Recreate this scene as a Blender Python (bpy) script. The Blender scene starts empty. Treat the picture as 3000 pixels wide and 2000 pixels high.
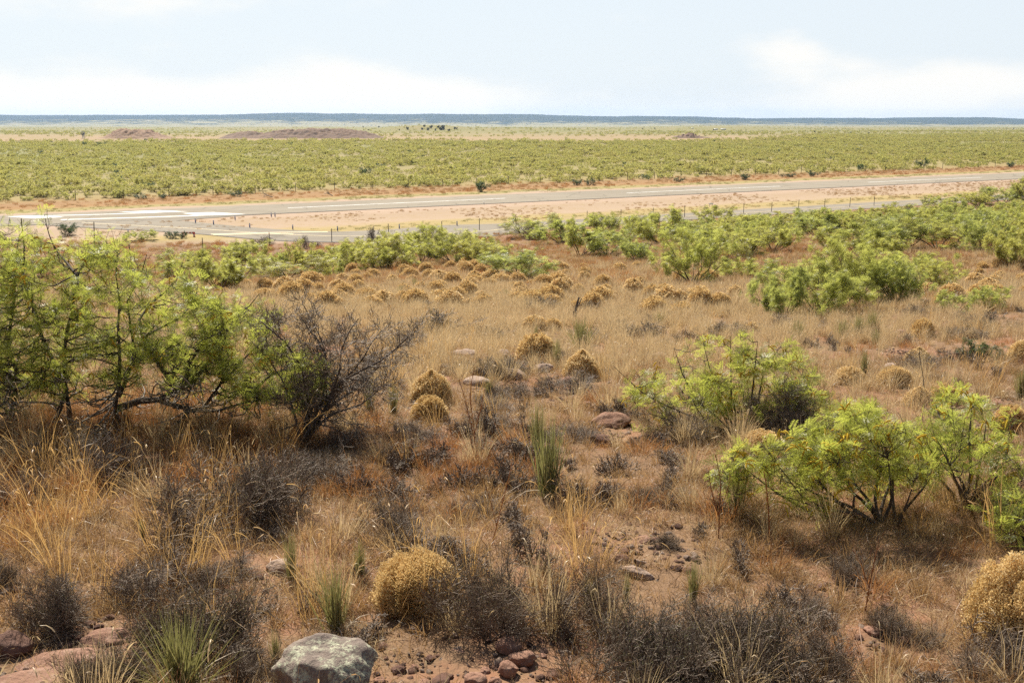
import bpy, math, random
import numpy as np
from mathutils import Vector, Matrix

R = np.random.default_rng(11)
random.seed(11)
scn = bpy.context.scene
COL = scn.collection
rad = math.radians
FPX = 2944.0            # focal length in photo pixels (3000 px wide)
YHOR = 348.0            # photo row of eye level
PITCH = math.atan((1000 - YHOR) / FPX)
K2 = 3000 / 2352.0

# ------------------------------------------------------------------ noise and terrain
def _hash(ix, iy, seed):
    h = (ix.astype(np.int64) * 374761393 + iy.astype(np.int64) * 668265263 + seed * 1442695041) & 0x7fffffff
    h = ((h ^ (h >> 13)) * 1274126177) & 0x7fffffff
    return ((h ^ (h >> 16)) & 0xffff) / 65535.0

def vnoise(x, y, seed=0):
    x = np.asarray(x, float); y = np.asarray(y, float)
    ix = np.floor(x); iy = np.floor(y); fx = x - ix; fy = y - iy
    fx = fx * fx * (3 - 2 * fx); fy = fy * fy * (3 - 2 * fy)
    a = _hash(ix, iy, seed); b = _hash(ix + 1, iy, seed); c = _hash(ix, iy + 1, seed); d = _hash(ix + 1, iy + 1, seed)
    return (a * (1 - fx) + b * fx) * (1 - fy) + (c * (1 - fx) + d * fx) * fy - 0.5

def sstep(a, b, x):
    t = np.clip((np.asarray(x, float) - a) / (b - a), 0, 1)
    return t * t * (3 - 2 * t)

PU = [-60, 0, 2, 4, 5, 6, 8, 10, 13, 20, 30, 45, 60, 85, 100, 112, 650, 1000, 2000, 4000, 8000, 14000]
PZ = [-1.6, -1.65, -2.0, -2.8, -2.96, -3.0, -3.05, -3.15, -3.4, -4.25, -5.4, -7.2, -8.9, -11.5, -12.5, -12.8,
      -12.8, -14, -20, -31.5, -57, -70]
FLOOR = -12.8

def hills(x, y):
    z = 0
    def bump(cx, cy, wx, wy, h, p=2.0):
        d = (np.abs((x - cx) / wx) ** p + np.abs((y - cy) / wy) ** p)
        return h * np.exp(-d * 1.4)
    z = z + bump(-110, 1230, 62, 90, 6.5, 3) + bump(-40, 1180, 150, 70, 3.0) + bump(40, 1250, 120, 80, 3.2, 3)
    z = z + bump(300, 1500, 160, 80, 5.0) + bump(-420, 2200, 400, 160, 3.0) + bump(560, 2600, 400, 200, 6.0)
    return z

def gz(x, y):
    x = np.asarray(x, float); y = np.asarray(y, float)
    w = sstep(20, 80, y) * (1 - sstep(130, 400, y))
    u = y - 0.578 * x * w
    z = np.interp(u, PU, PZ)
    near = 1 - sstep(85, 104, u)
    z = z + near * (0.22 * vnoise(x / 6, y / 6, 1) * sstep(4, 14, y) + 0.09 * vnoise(x / 1.7, y / 1.7, 2) + 0.045 * vnoise(x / 0.5, y / 0.5, 3))
    far = sstep(165, 320, u)
    z = z + far * 0.5 * vnoise(x / 45, y / 45, 4)
    z = z + sstep(600, 1500, y) * (2.5 * vnoise(x / 260, y / 260, 5)) + hills(x, y)
    return z

def ray(px, py):
    dx = (px - 1500) / FPX; dy = -(py - 1000) / FPX
    c, s = math.cos(PITCH), math.sin(PITCH)
    return np.array([dx, c + dy * s, -s + dy * c])

_T = np.geomspace(2.5, 9000, 5000)
def at(px, py):
    """the point of the ground that the photograph shows at this pixel"""
    r = ray(px, py)
    P = _T[:, None] * r[None, :]
    f = P[:, 2] - gz(P[:, 0], P[:, 1])
    k = int(np.argmax(f < 0)) if (f < 0).any() else len(f) - 1
    k = max(k, 1)
    a = f[k - 1] / (f[k - 1] - f[k] + 1e-12)
    t = _T[k - 1] + a * (_T[k] - _T[k - 1])
    p = t * r
    return float(p[0]), float(p[1]), float(gz(p[0], p[1]))

def on_plane(px, py, z=FLOOR):
    r = ray(px, py); return r * (z / r[2])

def at_depth(px, py, Y):
    r = ray(px, py); return r * (Y / r[1])

def mpp(Y, z):                                # metres for one photo pixel at that place
    return (Y * math.cos(PITCH) - z * math.sin(PITCH)) / FPX

# ------------------------------------------------------------------ mesh helpers
def mesh_from(name, V, Q=None, T=None, mat=None, tint=None, smooth=False, mats=None, mi=None):
    V = np.ascontiguousarray(V, np.float32)
    Q = np.zeros((0, 4), np.int32) if Q is None else np.asarray(Q, np.int32).reshape(-1, 4)
    T = np.zeros((0, 3), np.int32) if T is None else np.asarray(T, np.int32).reshape(-1, 3)
    me = bpy.data.meshes.new(name)
    me.vertices.add(len(V)); me.vertices.foreach_set('co', V.ravel())
    loops = np.concatenate([Q.ravel(), T.ravel()])
    me.loops.add(len(loops)); me.loops.foreach_set('vertex_index', loops)
    n = len(Q) + len(T)
    st = np.concatenate([np.arange(len(Q)) * 4, len(Q) * 4 + np.arange(len(T)) * 3]).astype(np.int32)
    me.polygons.add(n); me.polygons.foreach_set('loop_start', st)
    if smooth: me.polygons.foreach_set('use_smooth', np.ones(n, bool))
    for m in (mats or ([mat] if mat else [])): me.materials.append(m)
    if mi is not None: me.polygons.foreach_set('material_index', np.asarray(mi, np.int32))
    if tint is not None:
        a = me.attributes.new('tint', 'FLOAT', 'POINT'); a.data.foreach_set('value', np.asarray(tint, np.float32))
    me.update(calc_edges=True); me.validate()
    return me

class MB:
    """collects geometry for ONE mesh"""
    def __init__(s): s.V = []; s.Q = []; s.T = []; s.t = []; s.n = 0
    def add(s, V, Q=None, T=None, tint=0.5):
        V = np.asarray(V, float).reshape(-1, 3)
        if Q is not None and len(Q): s.Q.append(np.asarray(Q).reshape(-1, 4) + s.n)
        if T is not None and len(T): s.T.append(np.asarray(T).reshape(-1, 3) + s.n)
        s.V.append(V); s.t.append(np.broadcast_to(np.asarray(tint, float), (len(V),))); s.n += len(V)
        return s
    def box(s, c, size, rz=0, tint=.5):
        x, y, z = np.array(size) / 2
        v = np.array([[a * x, b * y, d * z] for d in (-1, 1) for a, b in ((-1, -1), (1, -1), (1, 1), (-1, 1))])
        cs, sn = math.cos(rz), math.sin(rz)
        v = np.c_[v[:, 0] * cs - v[:, 1] * sn, v[:, 0] * sn + v[:, 1] * cs, v[:, 2]] + np.array(c)
        return s.add(v, [[3, 2, 1, 0], [4, 5, 6, 7], [0, 1, 5, 4], [1, 2, 6, 5], [2, 3, 7, 6], [3, 0, 4, 7]], tint=tint)
    def mesh(s, name, mat, smooth=False):
        return mesh_from(name, np.concatenate(s.V), np.concatenate(s.Q) if s.Q else None, np.concatenate(s.T) if s.T else None, mat, np.concatenate(s.t), smooth)

def norm(v): return v / (np.linalg.norm(v, axis=-1, keepdims=True) + 1e-12)

def tubes(P, Rr, sides=5, tint=None, mb=None):
    """P (N,K,3) polylines, Rr (N,K) radii -> swept tubes"""
    P = np.asarray(P, float); N, K, _ = P.shape
    Tn = np.gradient(P, axis=1); Tn = norm(Tn)
    ref = np.where(np.abs(Tn[..., 2:3]) > .93, np.array([1., 0, 0]), np.array([0, 0, 1.]))
    A = norm(np.cross(Tn, ref)); B = np.cross(Tn, A)
    an = np.arange(sides) * 2 * math.pi / sides
    V = P[:, :, None, :] + Rr[:, :, None, None] * (A[:, :, None, :] * np.cos(an)[None, None, :, None] + B[:, :, None, :] * np.sin(an)[None, None, :, None])
    idx = np.arange(N * K * sides).reshape(N, K, sides)
    a = idx[:, :-1, :]; b = np.roll(a, -1, 2); c = np.roll(idx[:, 1:, :], -1, 2); d = idx[:, 1:, :]
    Q = np.stack([a, b, c, d], -1).reshape(-1, 4)
    t = np.repeat(R.random(N) if tint is None else np.broadcast_to(tint, (N,)), K * sides)
    if mb is None: mb = MB()
    mb.add(V.reshape(-1, 3), Q, tint=t)
    return mb

def ribbons(base, d0, L, W, bend, segs=3, mb=None, tint=None, tip=.15, curl=0.0):
    """N curved tapering blades: base (N,3), start direction d0 (N,3), length, width, droop"""
    N = len(base); d = norm(np.asarray(d0, float))
    side = norm(np.cross(d, R.normal(size=(N, 3))))
    P = [np.asarray(base, float)]; D = d
    step = (L / segs)[:, None]
    for k in range(segs):
        D = norm(D + np.array([0, 0, -1.]) * (bend * (0.6 + k * .7))[:, None] / segs + R.normal(size=(N, 3)) * curl)
        P.append(P[-1] + D * step)
    P = np.stack(P, 1)
    w = W[:, None] * np.interp(np.linspace(0, 1, segs + 1), [0, .35, 1], [.8, 1, tip])[None, :] * .5
    V = np.stack([P - side[:, None, :] * w[..., None], P + side[:, None, :] * w[..., None]], 2)
    idx = np.arange(N * (segs + 1) * 2).reshape(N, segs + 1, 2)
    Q = np.stack([idx[:, :-1, 0], idx[:, :-1, 1], idx[:, 1:, 1], idx[:, 1:, 0]], -1).reshape(-1, 4)
    if mb is None: mb = MB()
    t = R.random(N) if tint is None else np.broadcast_to(tint, (N,))
    mb.add(V.reshape(-1, 3), Q, tint=np.repeat(t, (segs + 1) * 2))
    return mb, P

def frames(d, up=None, jit=.5):
    d = norm(np.asarray(d, float)); N = len(d)
    u = np.array([0, 0, 1.]) + R.normal(size=(N, 3)) * jit
    y = norm(np.cross(u, d)); z = np.cross(d, y)
    return np.stack([d, y, z], -1)             # columns = local x y z

def stamp(Tv, Tq, pos, M, scl, mb, tint=None):
    """copies of a template (leaf, flower clump) inside one mesh"""
    N = len(pos)
    V = np.einsum('nij,mj->nmi', M, Tv) * np.asarray(scl)[:, None, None] + pos[:, None, :]
    Q = (np.asarray(Tq)[None] + (np.arange(N) * len(Tv))[:, None, None]).reshape(-1, 4)
    t = R.random(N) if tint is None else np.broadcast_to(tint, (N,))
    mb.add(V.reshape(-1, 3), Q, tint=np.clip(np.repeat(t, len(Tv)) , 0, 1))

def sprout(P, Rr, per, trange, Lr, ang, up, wig, K=5, rr=.55, droop=0.0):
    """random side branches off polylines P (N,K0,3)"""
    N, K0, _ = P.shape
    par = np.repeat(np.arange(N), per)
    M = len(par)
    t = R.uniform(*trange, M) * (K0 - 1)
    k = np.minimum(t.astype(int), K0 - 2); f = (t - k)[:, None]
    base = P[par, k] * (1 - f) + P[par, k + 1] * f
    tan = norm(P[par, k + 1] - P[par, k])
    r0 = (Rr[par, k] * (1 - f[:, 0]) + Rr[par, k + 1] * f[:, 0]) * rr
    perp = norm(np.cross(tan, R.normal(size=(M, 3))))
    a = R.uniform(ang * .6, ang * 1.3, M)[:, None]
    D = norm(tan * np.cos(a) + perp * np.sin(a) + np.array([0, 0, up]))
    L = R.uniform(Lr[0], Lr[1], M) * (1.2 - .65 * t / (K0 - 1))
    pts = [base]; stepl = (L / (K - 1))[:, None]
    for i in range(K - 1):
        D = norm(D + R.normal(size=(M, 3)) * wig + np.array([0, 0, up * .25 - droop]))
        pts.append(pts[-1] + D * stepl)
    P2 = np.stack(pts, 1)
    return P2, r0[:, None] * np.linspace(1, .45, K)[None, :]

def along(P, n, t0=.2):
    """n random points with tangents on polylines P"""
    N, K, _ = P.shape
    i = R.integers(0, N, n); t = R.uniform(t0, 1, n) * (K - 1)
    k = np.minimum(t.astype(int), K - 2); f = (t - k)[:, None]
    return P[i, k] * (1 - f) + P[i, k + 1] * f, norm(P[i, k + 1] - P[i, k])

def resample(pts, K):
    pts = np.asarray(pts, float)
    s = np.r_[0, np.cumsum(np.linalg.norm(np.diff(pts, axis=0), axis=1))]
    u = np.linspace(0, s[-1], K)
    return np.stack([np.interp(u, s, pts[:, i]) for i in range(3)], 1)

# ------------------------------------------------------------------ scene-object helpers
def obj(name, me, parent=None, loc=None, **props):
    o = bpy.data.objects.new(name, me); COL.objects.link(o)
    if parent is not None: o.parent = parent
    if loc is not None: o.location = loc
    for k, v in props.items():
        if v is not None: o[k] = v
    return o

def thing(name, label, category, loc=(0, 0, 0), group=None, rz=0.0, scale=None):
    o = bpy.data.objects.new(name, None); COL.objects.link(o)
    o.empty_display_size = .2
    o.location = loc; o.rotation_euler = (0, 0, rz)
    if scale is not None: o.scale = scale
    o['label'] = label; o['category'] = category
    if group: o['group'] = group
    return o

def clone(root, label, loc, rz=0.0, scale=None, group=None):
    r = root.copy(); COL.objects.link(r)
    r.location = loc; r.rotation_euler = (0, 0, rz)
    r.scale = scale if scale is not None else (1, 1, 1)
    r['label'] = label
    if group: r['group'] = group
    for ch in root.children:
        c = ch.copy(); COL.objects.link(c); c.parent = r
    return r

# ------------------------------------------------------------------ materials
def new_mat(name):
    m = bpy.data.materials.new(name); m.use_nodes = True
    nt = m.node_tree; nt.nodes.clear()
    return m, nt, nt.nodes, nt.links

def nd(nt, typ, **kw):
    n = nt.nodes.new(typ)
    for k, v in kw.items():
        if k.startswith('i_'):
            key = k[2:]; n.inputs[int(key) if key.isdigit() else key.replace('_', ' ')].default_value = v
        else: setattr(n, k, v)
    return n

def mixc(nt, fac, a, b, blend='MIX'):
    n = nt.nodes.new('ShaderNodeMix'); n.data_type = 'RGBA'; n.blend_type = blend
    for s, v in ((0, fac), (6, a), (7, b)):
        if isinstance(v, (int, float)): n.inputs[s].default_value = v
        elif isinstance(v, (tuple, list)): n.inputs[s].default_value = (*v[:3], 1)
        else: nt.links.new(v, n.inputs[s])
    return n.outputs[2]

def math_(nt, op, a, b=None, c=None, clamp=False):
    n = nt.nodes.new('ShaderNodeMath'); n.operation = op; n.use_clamp = clamp
    for i, v in enumerate((a, b, c)):
        if v is None: continue
        if isinstance(v, (int, float)): n.inputs[i].default_value = v
        else: nt.links.new(v, n.inputs[i])
    return n.outputs[0]

def maprange(nt, v, a, b, c=0.0, d=1.0, smooth=False):
    n = nt.nodes.new('ShaderNodeMapRange')
    if smooth: n.interpolation_type = 'SMOOTHSTEP'
    nt.links.new(v, n.inputs[0])
    for i, q in enumerate((a, b, c, d)): n.inputs[i + 1].default_value = q
    return n.outputs[0]

def noise(nt, scale, detail=4, rough=.55, vec=None, w=None):
    n = nd(nt, 'ShaderNodeTexNoise'); n.inputs['Scale'].default_value = scale; n.inputs['Detail'].default_value = detail
    n.inputs['Roughness'].default_value = rough
    if vec is not None: nt.links.new(vec, n.inputs['Vector'])
    return n.outputs['Fac']

def plant_mat(name, ca, cb, cc=None, transl=.45, tcol=None, rough=.5, spec=.3, objvar=.35, ramp=None):
    """leafy or strawy material: tint attribute picks between two colours, the object's random number leans it to a third"""
    m, nt, N, L = new_mat(name)
    at_ = nd(nt, 'ShaderNodeAttribute', attribute_name='tint')
    col = mixc(nt, at_.outputs['Fac'], ca, cb)
    if cc is not None:
        oi = nd(nt, 'ShaderNodeObjectInfo')
        col = mixc(nt, math_(nt, 'MULTIPLY', oi.outputs['Random'], objvar), col, cc)
    if ramp:
        oi = nd(nt, 'ShaderNodeObjectInfo'); rp = nd(nt, 'ShaderNodeValToRGB'); L.new(oi.outputs['Random'], rp.inputs[0])
        e = rp.color_ramp.elements
        while len(e) < len(ramp): e.new(.5)
        for i, (el_, c_) in enumerate(zip(e, ramp)): el_.position = i / (len(ramp) - 1); el_.color = (*c_, 1)
        col = mixc(nt, objvar, col, rp.outputs[0])
    b = nd(nt, 'ShaderNodeBsdfPrincipled'); b.inputs['Roughness'].default_value = rough
    b.inputs['Specular IOR Level'].default_value = spec
    L.new(col, b.inputs['Base Color'])
    out = nd(nt, 'ShaderNodeOutputMaterial')
    if transl > 0:
        tr = nd(nt, 'ShaderNodeBsdfTranslucent')
        L.new(mixc(nt, .6, col, tcol or cb), tr.inputs['Color'])
        mx = nd(nt, 'ShaderNodeMixShader'); mx.inputs[0].default_value = transl
        L.new(b.outputs[0], mx.inputs[1]); L.new(tr.outputs[0], mx.inputs[2]); L.new(mx.outputs[0], out.inputs[0])
    else: L.new(b.outputs[0], out.inputs[0])
    return m

def plain_mat(name, c, rough=.6, c2=None, scale=8, metal=0.0, bump=0.0, spec=.4):
    m, nt, N, L = new_mat(name)
    b = nd(nt, 'ShaderNodeBsdfPrincipled'); b.inputs['Roughness'].default_value = rough; b.inputs['Metallic'].default_value = metal
    b.inputs['Specular IOR Level'].default_value = spec
    tc = nd(nt, 'ShaderNodeTexCoord')
    f = noise(nt, scale, 5, .6, tc.outputs['Object'])
    c2 = c2 or tuple(x * .7 for x in c)
    col = mixc(nt, maprange(nt, f, .35, .65), c, c2)
    L.new(col, b.inputs['Base Color'])
    if bump:
        bp = nd(nt, 'ShaderNodeBump'); bp.inputs['Strength'].default_value = bump; bp.inputs['Distance'].default_value = .02
        L.new(f, bp.inputs['Height']); L.new(bp.outputs[0], b.inputs['Normal'])
    L.new(b.outputs[0], nd(nt, 'ShaderNodeOutputMaterial').inputs[0])
    return m

M = {}
M['mesq_leaf'] = plant_mat('mesquite_leaf', (.175, .22, .035), (.335, .36, .075), (.36, .32, .07), .6, (.65, .69, .12), .40, .45, .5)
M['mesq_mid'] = plant_mat('mesquite_leaf_mid', (.15, .175, .042), (.35, .355, .10), None, .6, (.63, .65, .15), .42, .4, .5,
    [(.17, .22, .10), (.20, .25, .07), (.28, .29, .07), (.35, .30, .08), (.37, .26, .08), (.19, .22, .07)])
M['mesq_far'] = plant_mat('mesquite_leaf_distant', (.195, .205, .06), (.35, .33, .11), None, .6, (.60, .57, .16), .5, .3, .55, [(.20, .22, .07), (.26, .26, .07), (.32, .28, .09), (.34, .25, .10), (.24, .19, .09), (.27, .27, .08)])
M['dark_leaf'] = plant_mat('dark_green_leaf', (.045, .075, .028), (.08, .11, .04), (.07, .08, .05), .35, (.12, .2, .05), .5, .3, .5)
M['catkin'] = plant_mat('yellow_catkin', (.50, .34, .03), (.62, .46, .06), None, .35, (.8, .55, .06), .7, .1)
M['bark'] = plant_mat('dark_mesquite_bark', (.045, .033, .026), (.10, .075, .06), None, 0, rough=.8, spec=.2)
M['twig'] = plant_mat('grey_dry_twig', (.065, .048, .036), (.29, .22, .165), (.16, .11, .07), 0, rough=.55, spec=.35, objvar=.5)
M['twig_leaf'] = plant_mat('dull_small_leaf', (.075, .075, .045), (.15, .13, .09), (.14, .10, .07), .3, (.2, .2, .08), .5, .3, .6)
M['straw'] = plant_mat('straw_grass_blade', (.40, .285, .145), (.64, .49, .285), (.42, .32, .19), .4, (.68, .51, .27), .42, .45, .55)
M['golden'] = plant_mat('golden_tall_grass', (.40, .245, .095), (.62, .42, .19), (.44, .23, .075), .4, (.70, .44, .15), .42, .45, .5)
M['brown'] = plant_mat('brown_grass_blade', (.21, .13, .07), (.47, .30, .15), (.11, .072, .048), .4, (.56, .33, .12), .42, .45, .75)
M['orange'] = plant_mat('orange_weed', (.24, .105, .04), (.42, .20, .075), (.20, .11, .06), .4, (.56, .25, .07), .5, .3, .6)
M['greenish'] = plant_mat('green_grass_blade', (.17, .18, .06), (.28, .25, .10), (.32, .24, .11), .4, (.36, .33, .11), .5, .3, .6)
M['flower'] = plant_mat('golden_dry_flower', (.53, .37, .15), (.78, .60, .32), (.54, .36, .14), .3, (.80, .59, .27), .6, .2, .45)
M['flower_stem'] = plant_mat('snakeweed_stem', (.17, .12, .05), (.34, .24, .10), (.2, .14, .07), .25, (.4, .27, .1), .6, .2)
M['yucca'] = plant_mat('yucca_blade', (.13, .14, .055), (.29, .265, .115), (.28, .23, .10), .3, (.38, .36, .11), .4, .5, .6)
M['yucca_dead'] = plant_mat('dead_yucca_blade', (.32, .25, .17), (.52, .43, .32), None, .2, (.5, .4, .25), .55, .3)
M['dead_wood'] = plain_mat('weathered_dead_wood', (.10, .08, .07), .85, (.05, .04, .035), 30, bump=.4)
M['post'] = plain_mat('rusty_steel_post', (.06, .04, .032), .7, (.03, .022, .02), 20)
M['wire'] = plain_mat('fence_wire', (.16, .14, .13), .5, metal=.6)
M['juniper'] = plant_mat('juniper_foliage', (.03, .045, .02), (.06, .075, .03), None, .15, (.08, .1, .04), .6, .2)
M['white_paint'] = plain_mat('white_road_paint', (.72, .71, .68), .7, (.46, .44, .40), 1.1)
M['yellow_paint'] = plain_mat('yellow_road_paint', (.60, .48, .25), .6, (.48, .38, .22), 1.2)
M['blue'] = plain_mat('blue_plastic', (.03, .075, .26), .45, (.025, .06, .2), 6)
M['white_metal'] = plain_mat('white_metal', (.8, .8, .78), .4, (.7, .7, .68), 2)
M['red'] = plain_mat('red_orange_plastic', (.50, .065, .03), .5, (.4, .05, .03), 6)
M['galv'] = plain_mat('galvanised_steel', (.2, .2, .2), .5, (.14, .14, .14), 4, metal=.4)

def rock_mat(name, a, b, c, lichen=None):
    m, nt, N, L = new_mat(name)
    tc = nd(nt, 'ShaderNodeTexCoord'); O = tc.outputs['Object']
    col = mixc(nt, maprange(nt, noise(nt, 3, 6, .65, O), .38, .62), a, b)
    col = mixc(nt, maprange(nt, noise(nt, 14, 5, .6, O), .5, .7), col, c)
    f2 = noise(nt, 45, 4, .7, O)
    col = mixc(nt, maprange(nt, f2, .3, .7, 0, .5), col, tuple(x * .55 for x in a))
    if lichen:
        l1 = math_(nt, 'MULTIPLY', maprange(nt, noise(nt, 7, 4, .6, O), .42, .55), maprange(nt, noise(nt, 42, 5, .8, O), .47, .54))
        col = mixc(nt, math_(nt, 'MULTIPLY', l1, .85), col, lichen)
    bs = nd(nt, 'ShaderNodeBsdfPrincipled'); bs.inputs['Roughness'].default_value = .9; bs.inputs['Specular IOR Level'].default_value = .2
    L.new(col, bs.inputs['Base Color'])
    bp = nd(nt, 'ShaderNodeBump'); bp.inputs['Strength'].default_value = .9; bp.inputs['Distance'].default_value = .03
    L.new(math_(nt, 'ADD', noise(nt, 9, 8, .7, O), math_(nt, 'MULTIPLY', f2, .4)), bp.inputs['Height']); L.new(bp.outputs[0], bs.inputs['Normal'])
    L.new(bs.outputs[0], nd(nt, 'ShaderNodeOutputMaterial').inputs[0])
    return m
M['red_rock'] = rock_mat('red_sandstone', (.32, .18, .125), (.23, .12, .08), (.38, .25, .185))
M['pale_rock'] = rock_mat('pale_sandstone', (.40, .29, .22), (.30, .20, .15), (.5, .4, .33))
M['lichen_rock'] = rock_mat('lichened_rock', (.255, .20, .165), (.14, .11, .096), (.33, .265, .22), (.47, .48, .34))
M['dark_rock'] = rock_mat('dark_red_rock', (.16, .085, .06), (.10, .06, .05), (.22, .13, .1))

def ground_mat():
    m, nt, N, L = new_mat('desert_ground')
    g = nd(nt, 'ShaderNodeNewGeometry'); P = g.outputs['Position']
    sx = nd(nt, 'ShaderNodeSeparateXYZ'); L.new(P, sx.inputs[0])
    X, Y = sx.outputs[0], sx.outputs[1]
    nco = math_(nt, 'ADD', math_(nt, 'MULTIPLY', X, -.5), math_(nt, 'MULTIPLY', Y, .865))
    # near slope: red soil with straw litter and small stones
    soil = mixc(nt, maprange(nt, noise(nt, 1.3, 6, .6, P), .35, .65), (.25, .115, .068), (.32, .16, .098))
    soil = mixc(nt, maprange(nt, noise(nt, 22, 4, .7, P), .5, .72), soil, (.17, .08, .05))
    soil = mixc(nt, maprange(nt, noise(nt, 60, 3, .7, P), .55, .7, 0, .8), soil, (.40, .24, .165))
    litter = mixc(nt, noise(nt, 45, 4, .75, P), (.08, .052, .034), (.30, .20, .115))
    lit_f = maprange(nt, math_(nt, 'ADD', noise(nt, .7, 5, .65, P), math_(nt, 'MULTIPLY', noise(nt, 7, 3, .6, P), .35)), .47, .70)
    near = mixc(nt, math_(nt, 'MULTIPLY', lit_f, .85), soil, litter)
    # airfield bands, measured across the runway
    nn = math_(nt, 'ADD', nco, math_(nt, 'MULTIPLY', math_(nt, 'SUBTRACT', noise(nt, .12, 4, .6, P), .5), 9.0))
    rp = nd(nt, 'ShaderNodeValToRGB'); L.new(maprange(nt, nn, 90, 190), rp.inputs[0])
    e = rp.color_ramp.elements
    stops = [(90, (.25, .135, .08)), (101, (.26, .15, .095)), (106, (.36, .272, .195)), (112, (.32, .25, .11)), (116, (.34, .26, .12)), (119, (.355, .265, .185)),
             (128, (.325, .24, .165)), (134, (.37, .275, .205)), (154, (.365, .27, .205)), (156.5, (.28, .24, .10)), (160, (.29, .23, .10)),
             (163, (.28, .16, .07)), (172, (.26, .155, .075)), (178, (.27, .20, .09)), (190, (.27, .22, .10))]
    while len(e) < len(stops): e.new(.5)
    for el, (p, c) in zip(e, stops): el.position = (p - 90) / 100; el.color = (*c, 1)
    air = rp.outputs[0]
    tuft = math_(nt, 'MULTIPLY', maprange(nt, noise(nt, .9, 5, .7, P), .5, .66), maprange(nt, noise(nt, .05, 3, .5, P), .36, .58))
    air = mixc(nt, math_(nt, 'MULTIPLY', tuft, .7), air, (.30, .215, .10))
    air = mixc(nt, maprange(nt, noise(nt, 3.0, 4, .7, P), .55, .75, 0, .5), air, (.25, .15, .10))
    # far plain: bands of bare earth and thin green cover
    mp = nd(nt, 'ShaderNodeMapping'); mp.inputs['Scale'].default_value = (.0022, .0009, 1); L.new(P, mp.inputs[0])
    f1 = noise(nt, 4, 6, .62, mp.outputs[0])
    fine = noise(nt, .09, 6, .7, P)
    far = mixc(nt, maprange(nt, f1, .42, .58), (.26, .205, .105), (.20, .19, .08))
    far = mixc(nt, maprange(nt, fine, .4, .65, 0, .75), far, (.185, .185, .075))
    far = mixc(nt, maprange(nt, noise(nt, .03, 5, .7, P), .57, .7, 0, .5), far, (.30, .21, .13))
    bare = mixc(nt, maprange(nt, noise(nt, .05, 6, .7, P), .40, .62), (.33, .225, .145), (.26, .20, .10))
    bf = math_(nt, 'MULTIPLY', maprange(nt, math_(nt, 'ADD', Y, math_(nt, 'MULTIPLY', noise(nt, .02, 4, .6, P), 60)), 580, 640),
               maprange(nt, math_(nt, 'ADD', Y, math_(nt, 'MULTIPLY', noise(nt, .008, 4, .6, P), 500)), 1000, 1350, 1, 0))
    bf = math_(nt, 'MULTIPLY', bf, maprange(nt, X, 120, 330, 1, .15))
    far = mixc(nt, math_(nt, 'MULTIPLY', bf, .85), far, bare)
    sh = math_(nt, 'MULTIPLY', math_(nt, 'MAXIMUM', math_(nt, 'SUBTRACT', math_(nt, 'MULTIPLY', X, -1), 18), 0), .62)
    c = mixc(nt, maprange(nt, math_(nt, 'SUBTRACT', nn, sh), 94, 101), near, air)
    c = mixc(nt, maprange(nt, nn, 180, 320), c, far)
    b = nd(nt, 'ShaderNodeBsdfPrincipled'); b.inputs['Roughness'].default_value = .95; b.inputs['Specular IOR Level'].default_value = .1
    L.new(c, b.inputs['Base Color'])
    bp = nd(nt, 'ShaderNodeBump'); bp.inputs['Strength'].default_value = .7; bp.inputs['Distance'].default_value = .03
    L.new(math_(nt, 'ADD', noise(nt, 9, 6, .7, P), math_(nt, 'MULTIPLY', noise(nt, 50, 3, .7, P), .35)), bp.inputs['Height'])
    L.new(bp.outputs[0], b.inputs['Normal'])
    L.new(b.outputs[0], nd(nt, 'ShaderNodeOutputMaterial').inputs[0])
    return m
M['ground'] = ground_mat()

def asphalt_mat(name, a, b, edge):
    m, nt, N, L = new_mat(name)
    g = nd(nt, 'ShaderNodeNewGeometry'); P = g.outputs['Position']
    mp = nd(nt, 'ShaderNodeMapping'); mp.inputs['Rotation'].default_value = (0, 0, rad(-30)); mp.inputs['Scale'].default_value = (.02, .5, 1); L.new(P, mp.inputs[0])
    c = mixc(nt, maprange(nt, noise(nt, 1, 4, .6, mp.outputs[0]), .35, .65), a, b)
    c = mixc(nt, maprange(nt, noise(nt, .35, 5, .65, P), .5, .7, 0, .6), c, edge)
    vo = nd(nt, 'ShaderNodeTexVoronoi', feature='DISTANCE_TO_EDGE'); vo.inputs['Scale'].default_value = .13
    ds = nd(nt, 'ShaderNodeVectorMath', operation='ADD'); L.new(P, ds.inputs[0]); nc_ = nd(nt, 'ShaderNodeTexNoise'); nc_.inputs['Scale'].default_value = .5; L.new(P, nc_.inputs[0]); L.new(nc_.outputs['Color'], ds.inputs[1]); L.new(ds.outputs[0], vo.inputs['Vector'])
    c = mixc(nt, maprange(nt, vo.outputs[0], .006, .02, .6, 0), c, tuple(x * .5 for x in a))
    c = mixc(nt, maprange(nt, noise(nt, .05, 2, .4, P), .55, .6, 0, .35), c, tuple(x * .82 for x in a))
    c = mixc(nt, maprange(nt, noise(nt, 30, 3, .8, P), .4, .7, 0, .4), c, tuple(x * .7 for x in a))
    bs = nd(nt, 'ShaderNodeBsdfPrincipled'); bs.inputs['Roughness'].default_value = .95; bs.inputs['Specular IOR Level'].default_value = .08
    L.new(c, bs.inputs['Base Color']); L.new(bs.outputs[0], nd(nt, 'ShaderNodeOutputMaterial').inputs[0])
    return m
M['asphalt'] = asphalt_mat('weathered_runway_asphalt', (.262, .228, .178), (.292, .255, .202), (.228, .197, .155))
M['asphalt2'] = asphalt_mat('weathered_taxiway_asphalt', (.245, .215, .172), (.277, .243, .197), (.213, .187, .15))
M['edge_tar'] = plain_mat('dark_pavement_edge', (.05, .042, .035), .8, (.08, .062, .05), 1.0)

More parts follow.
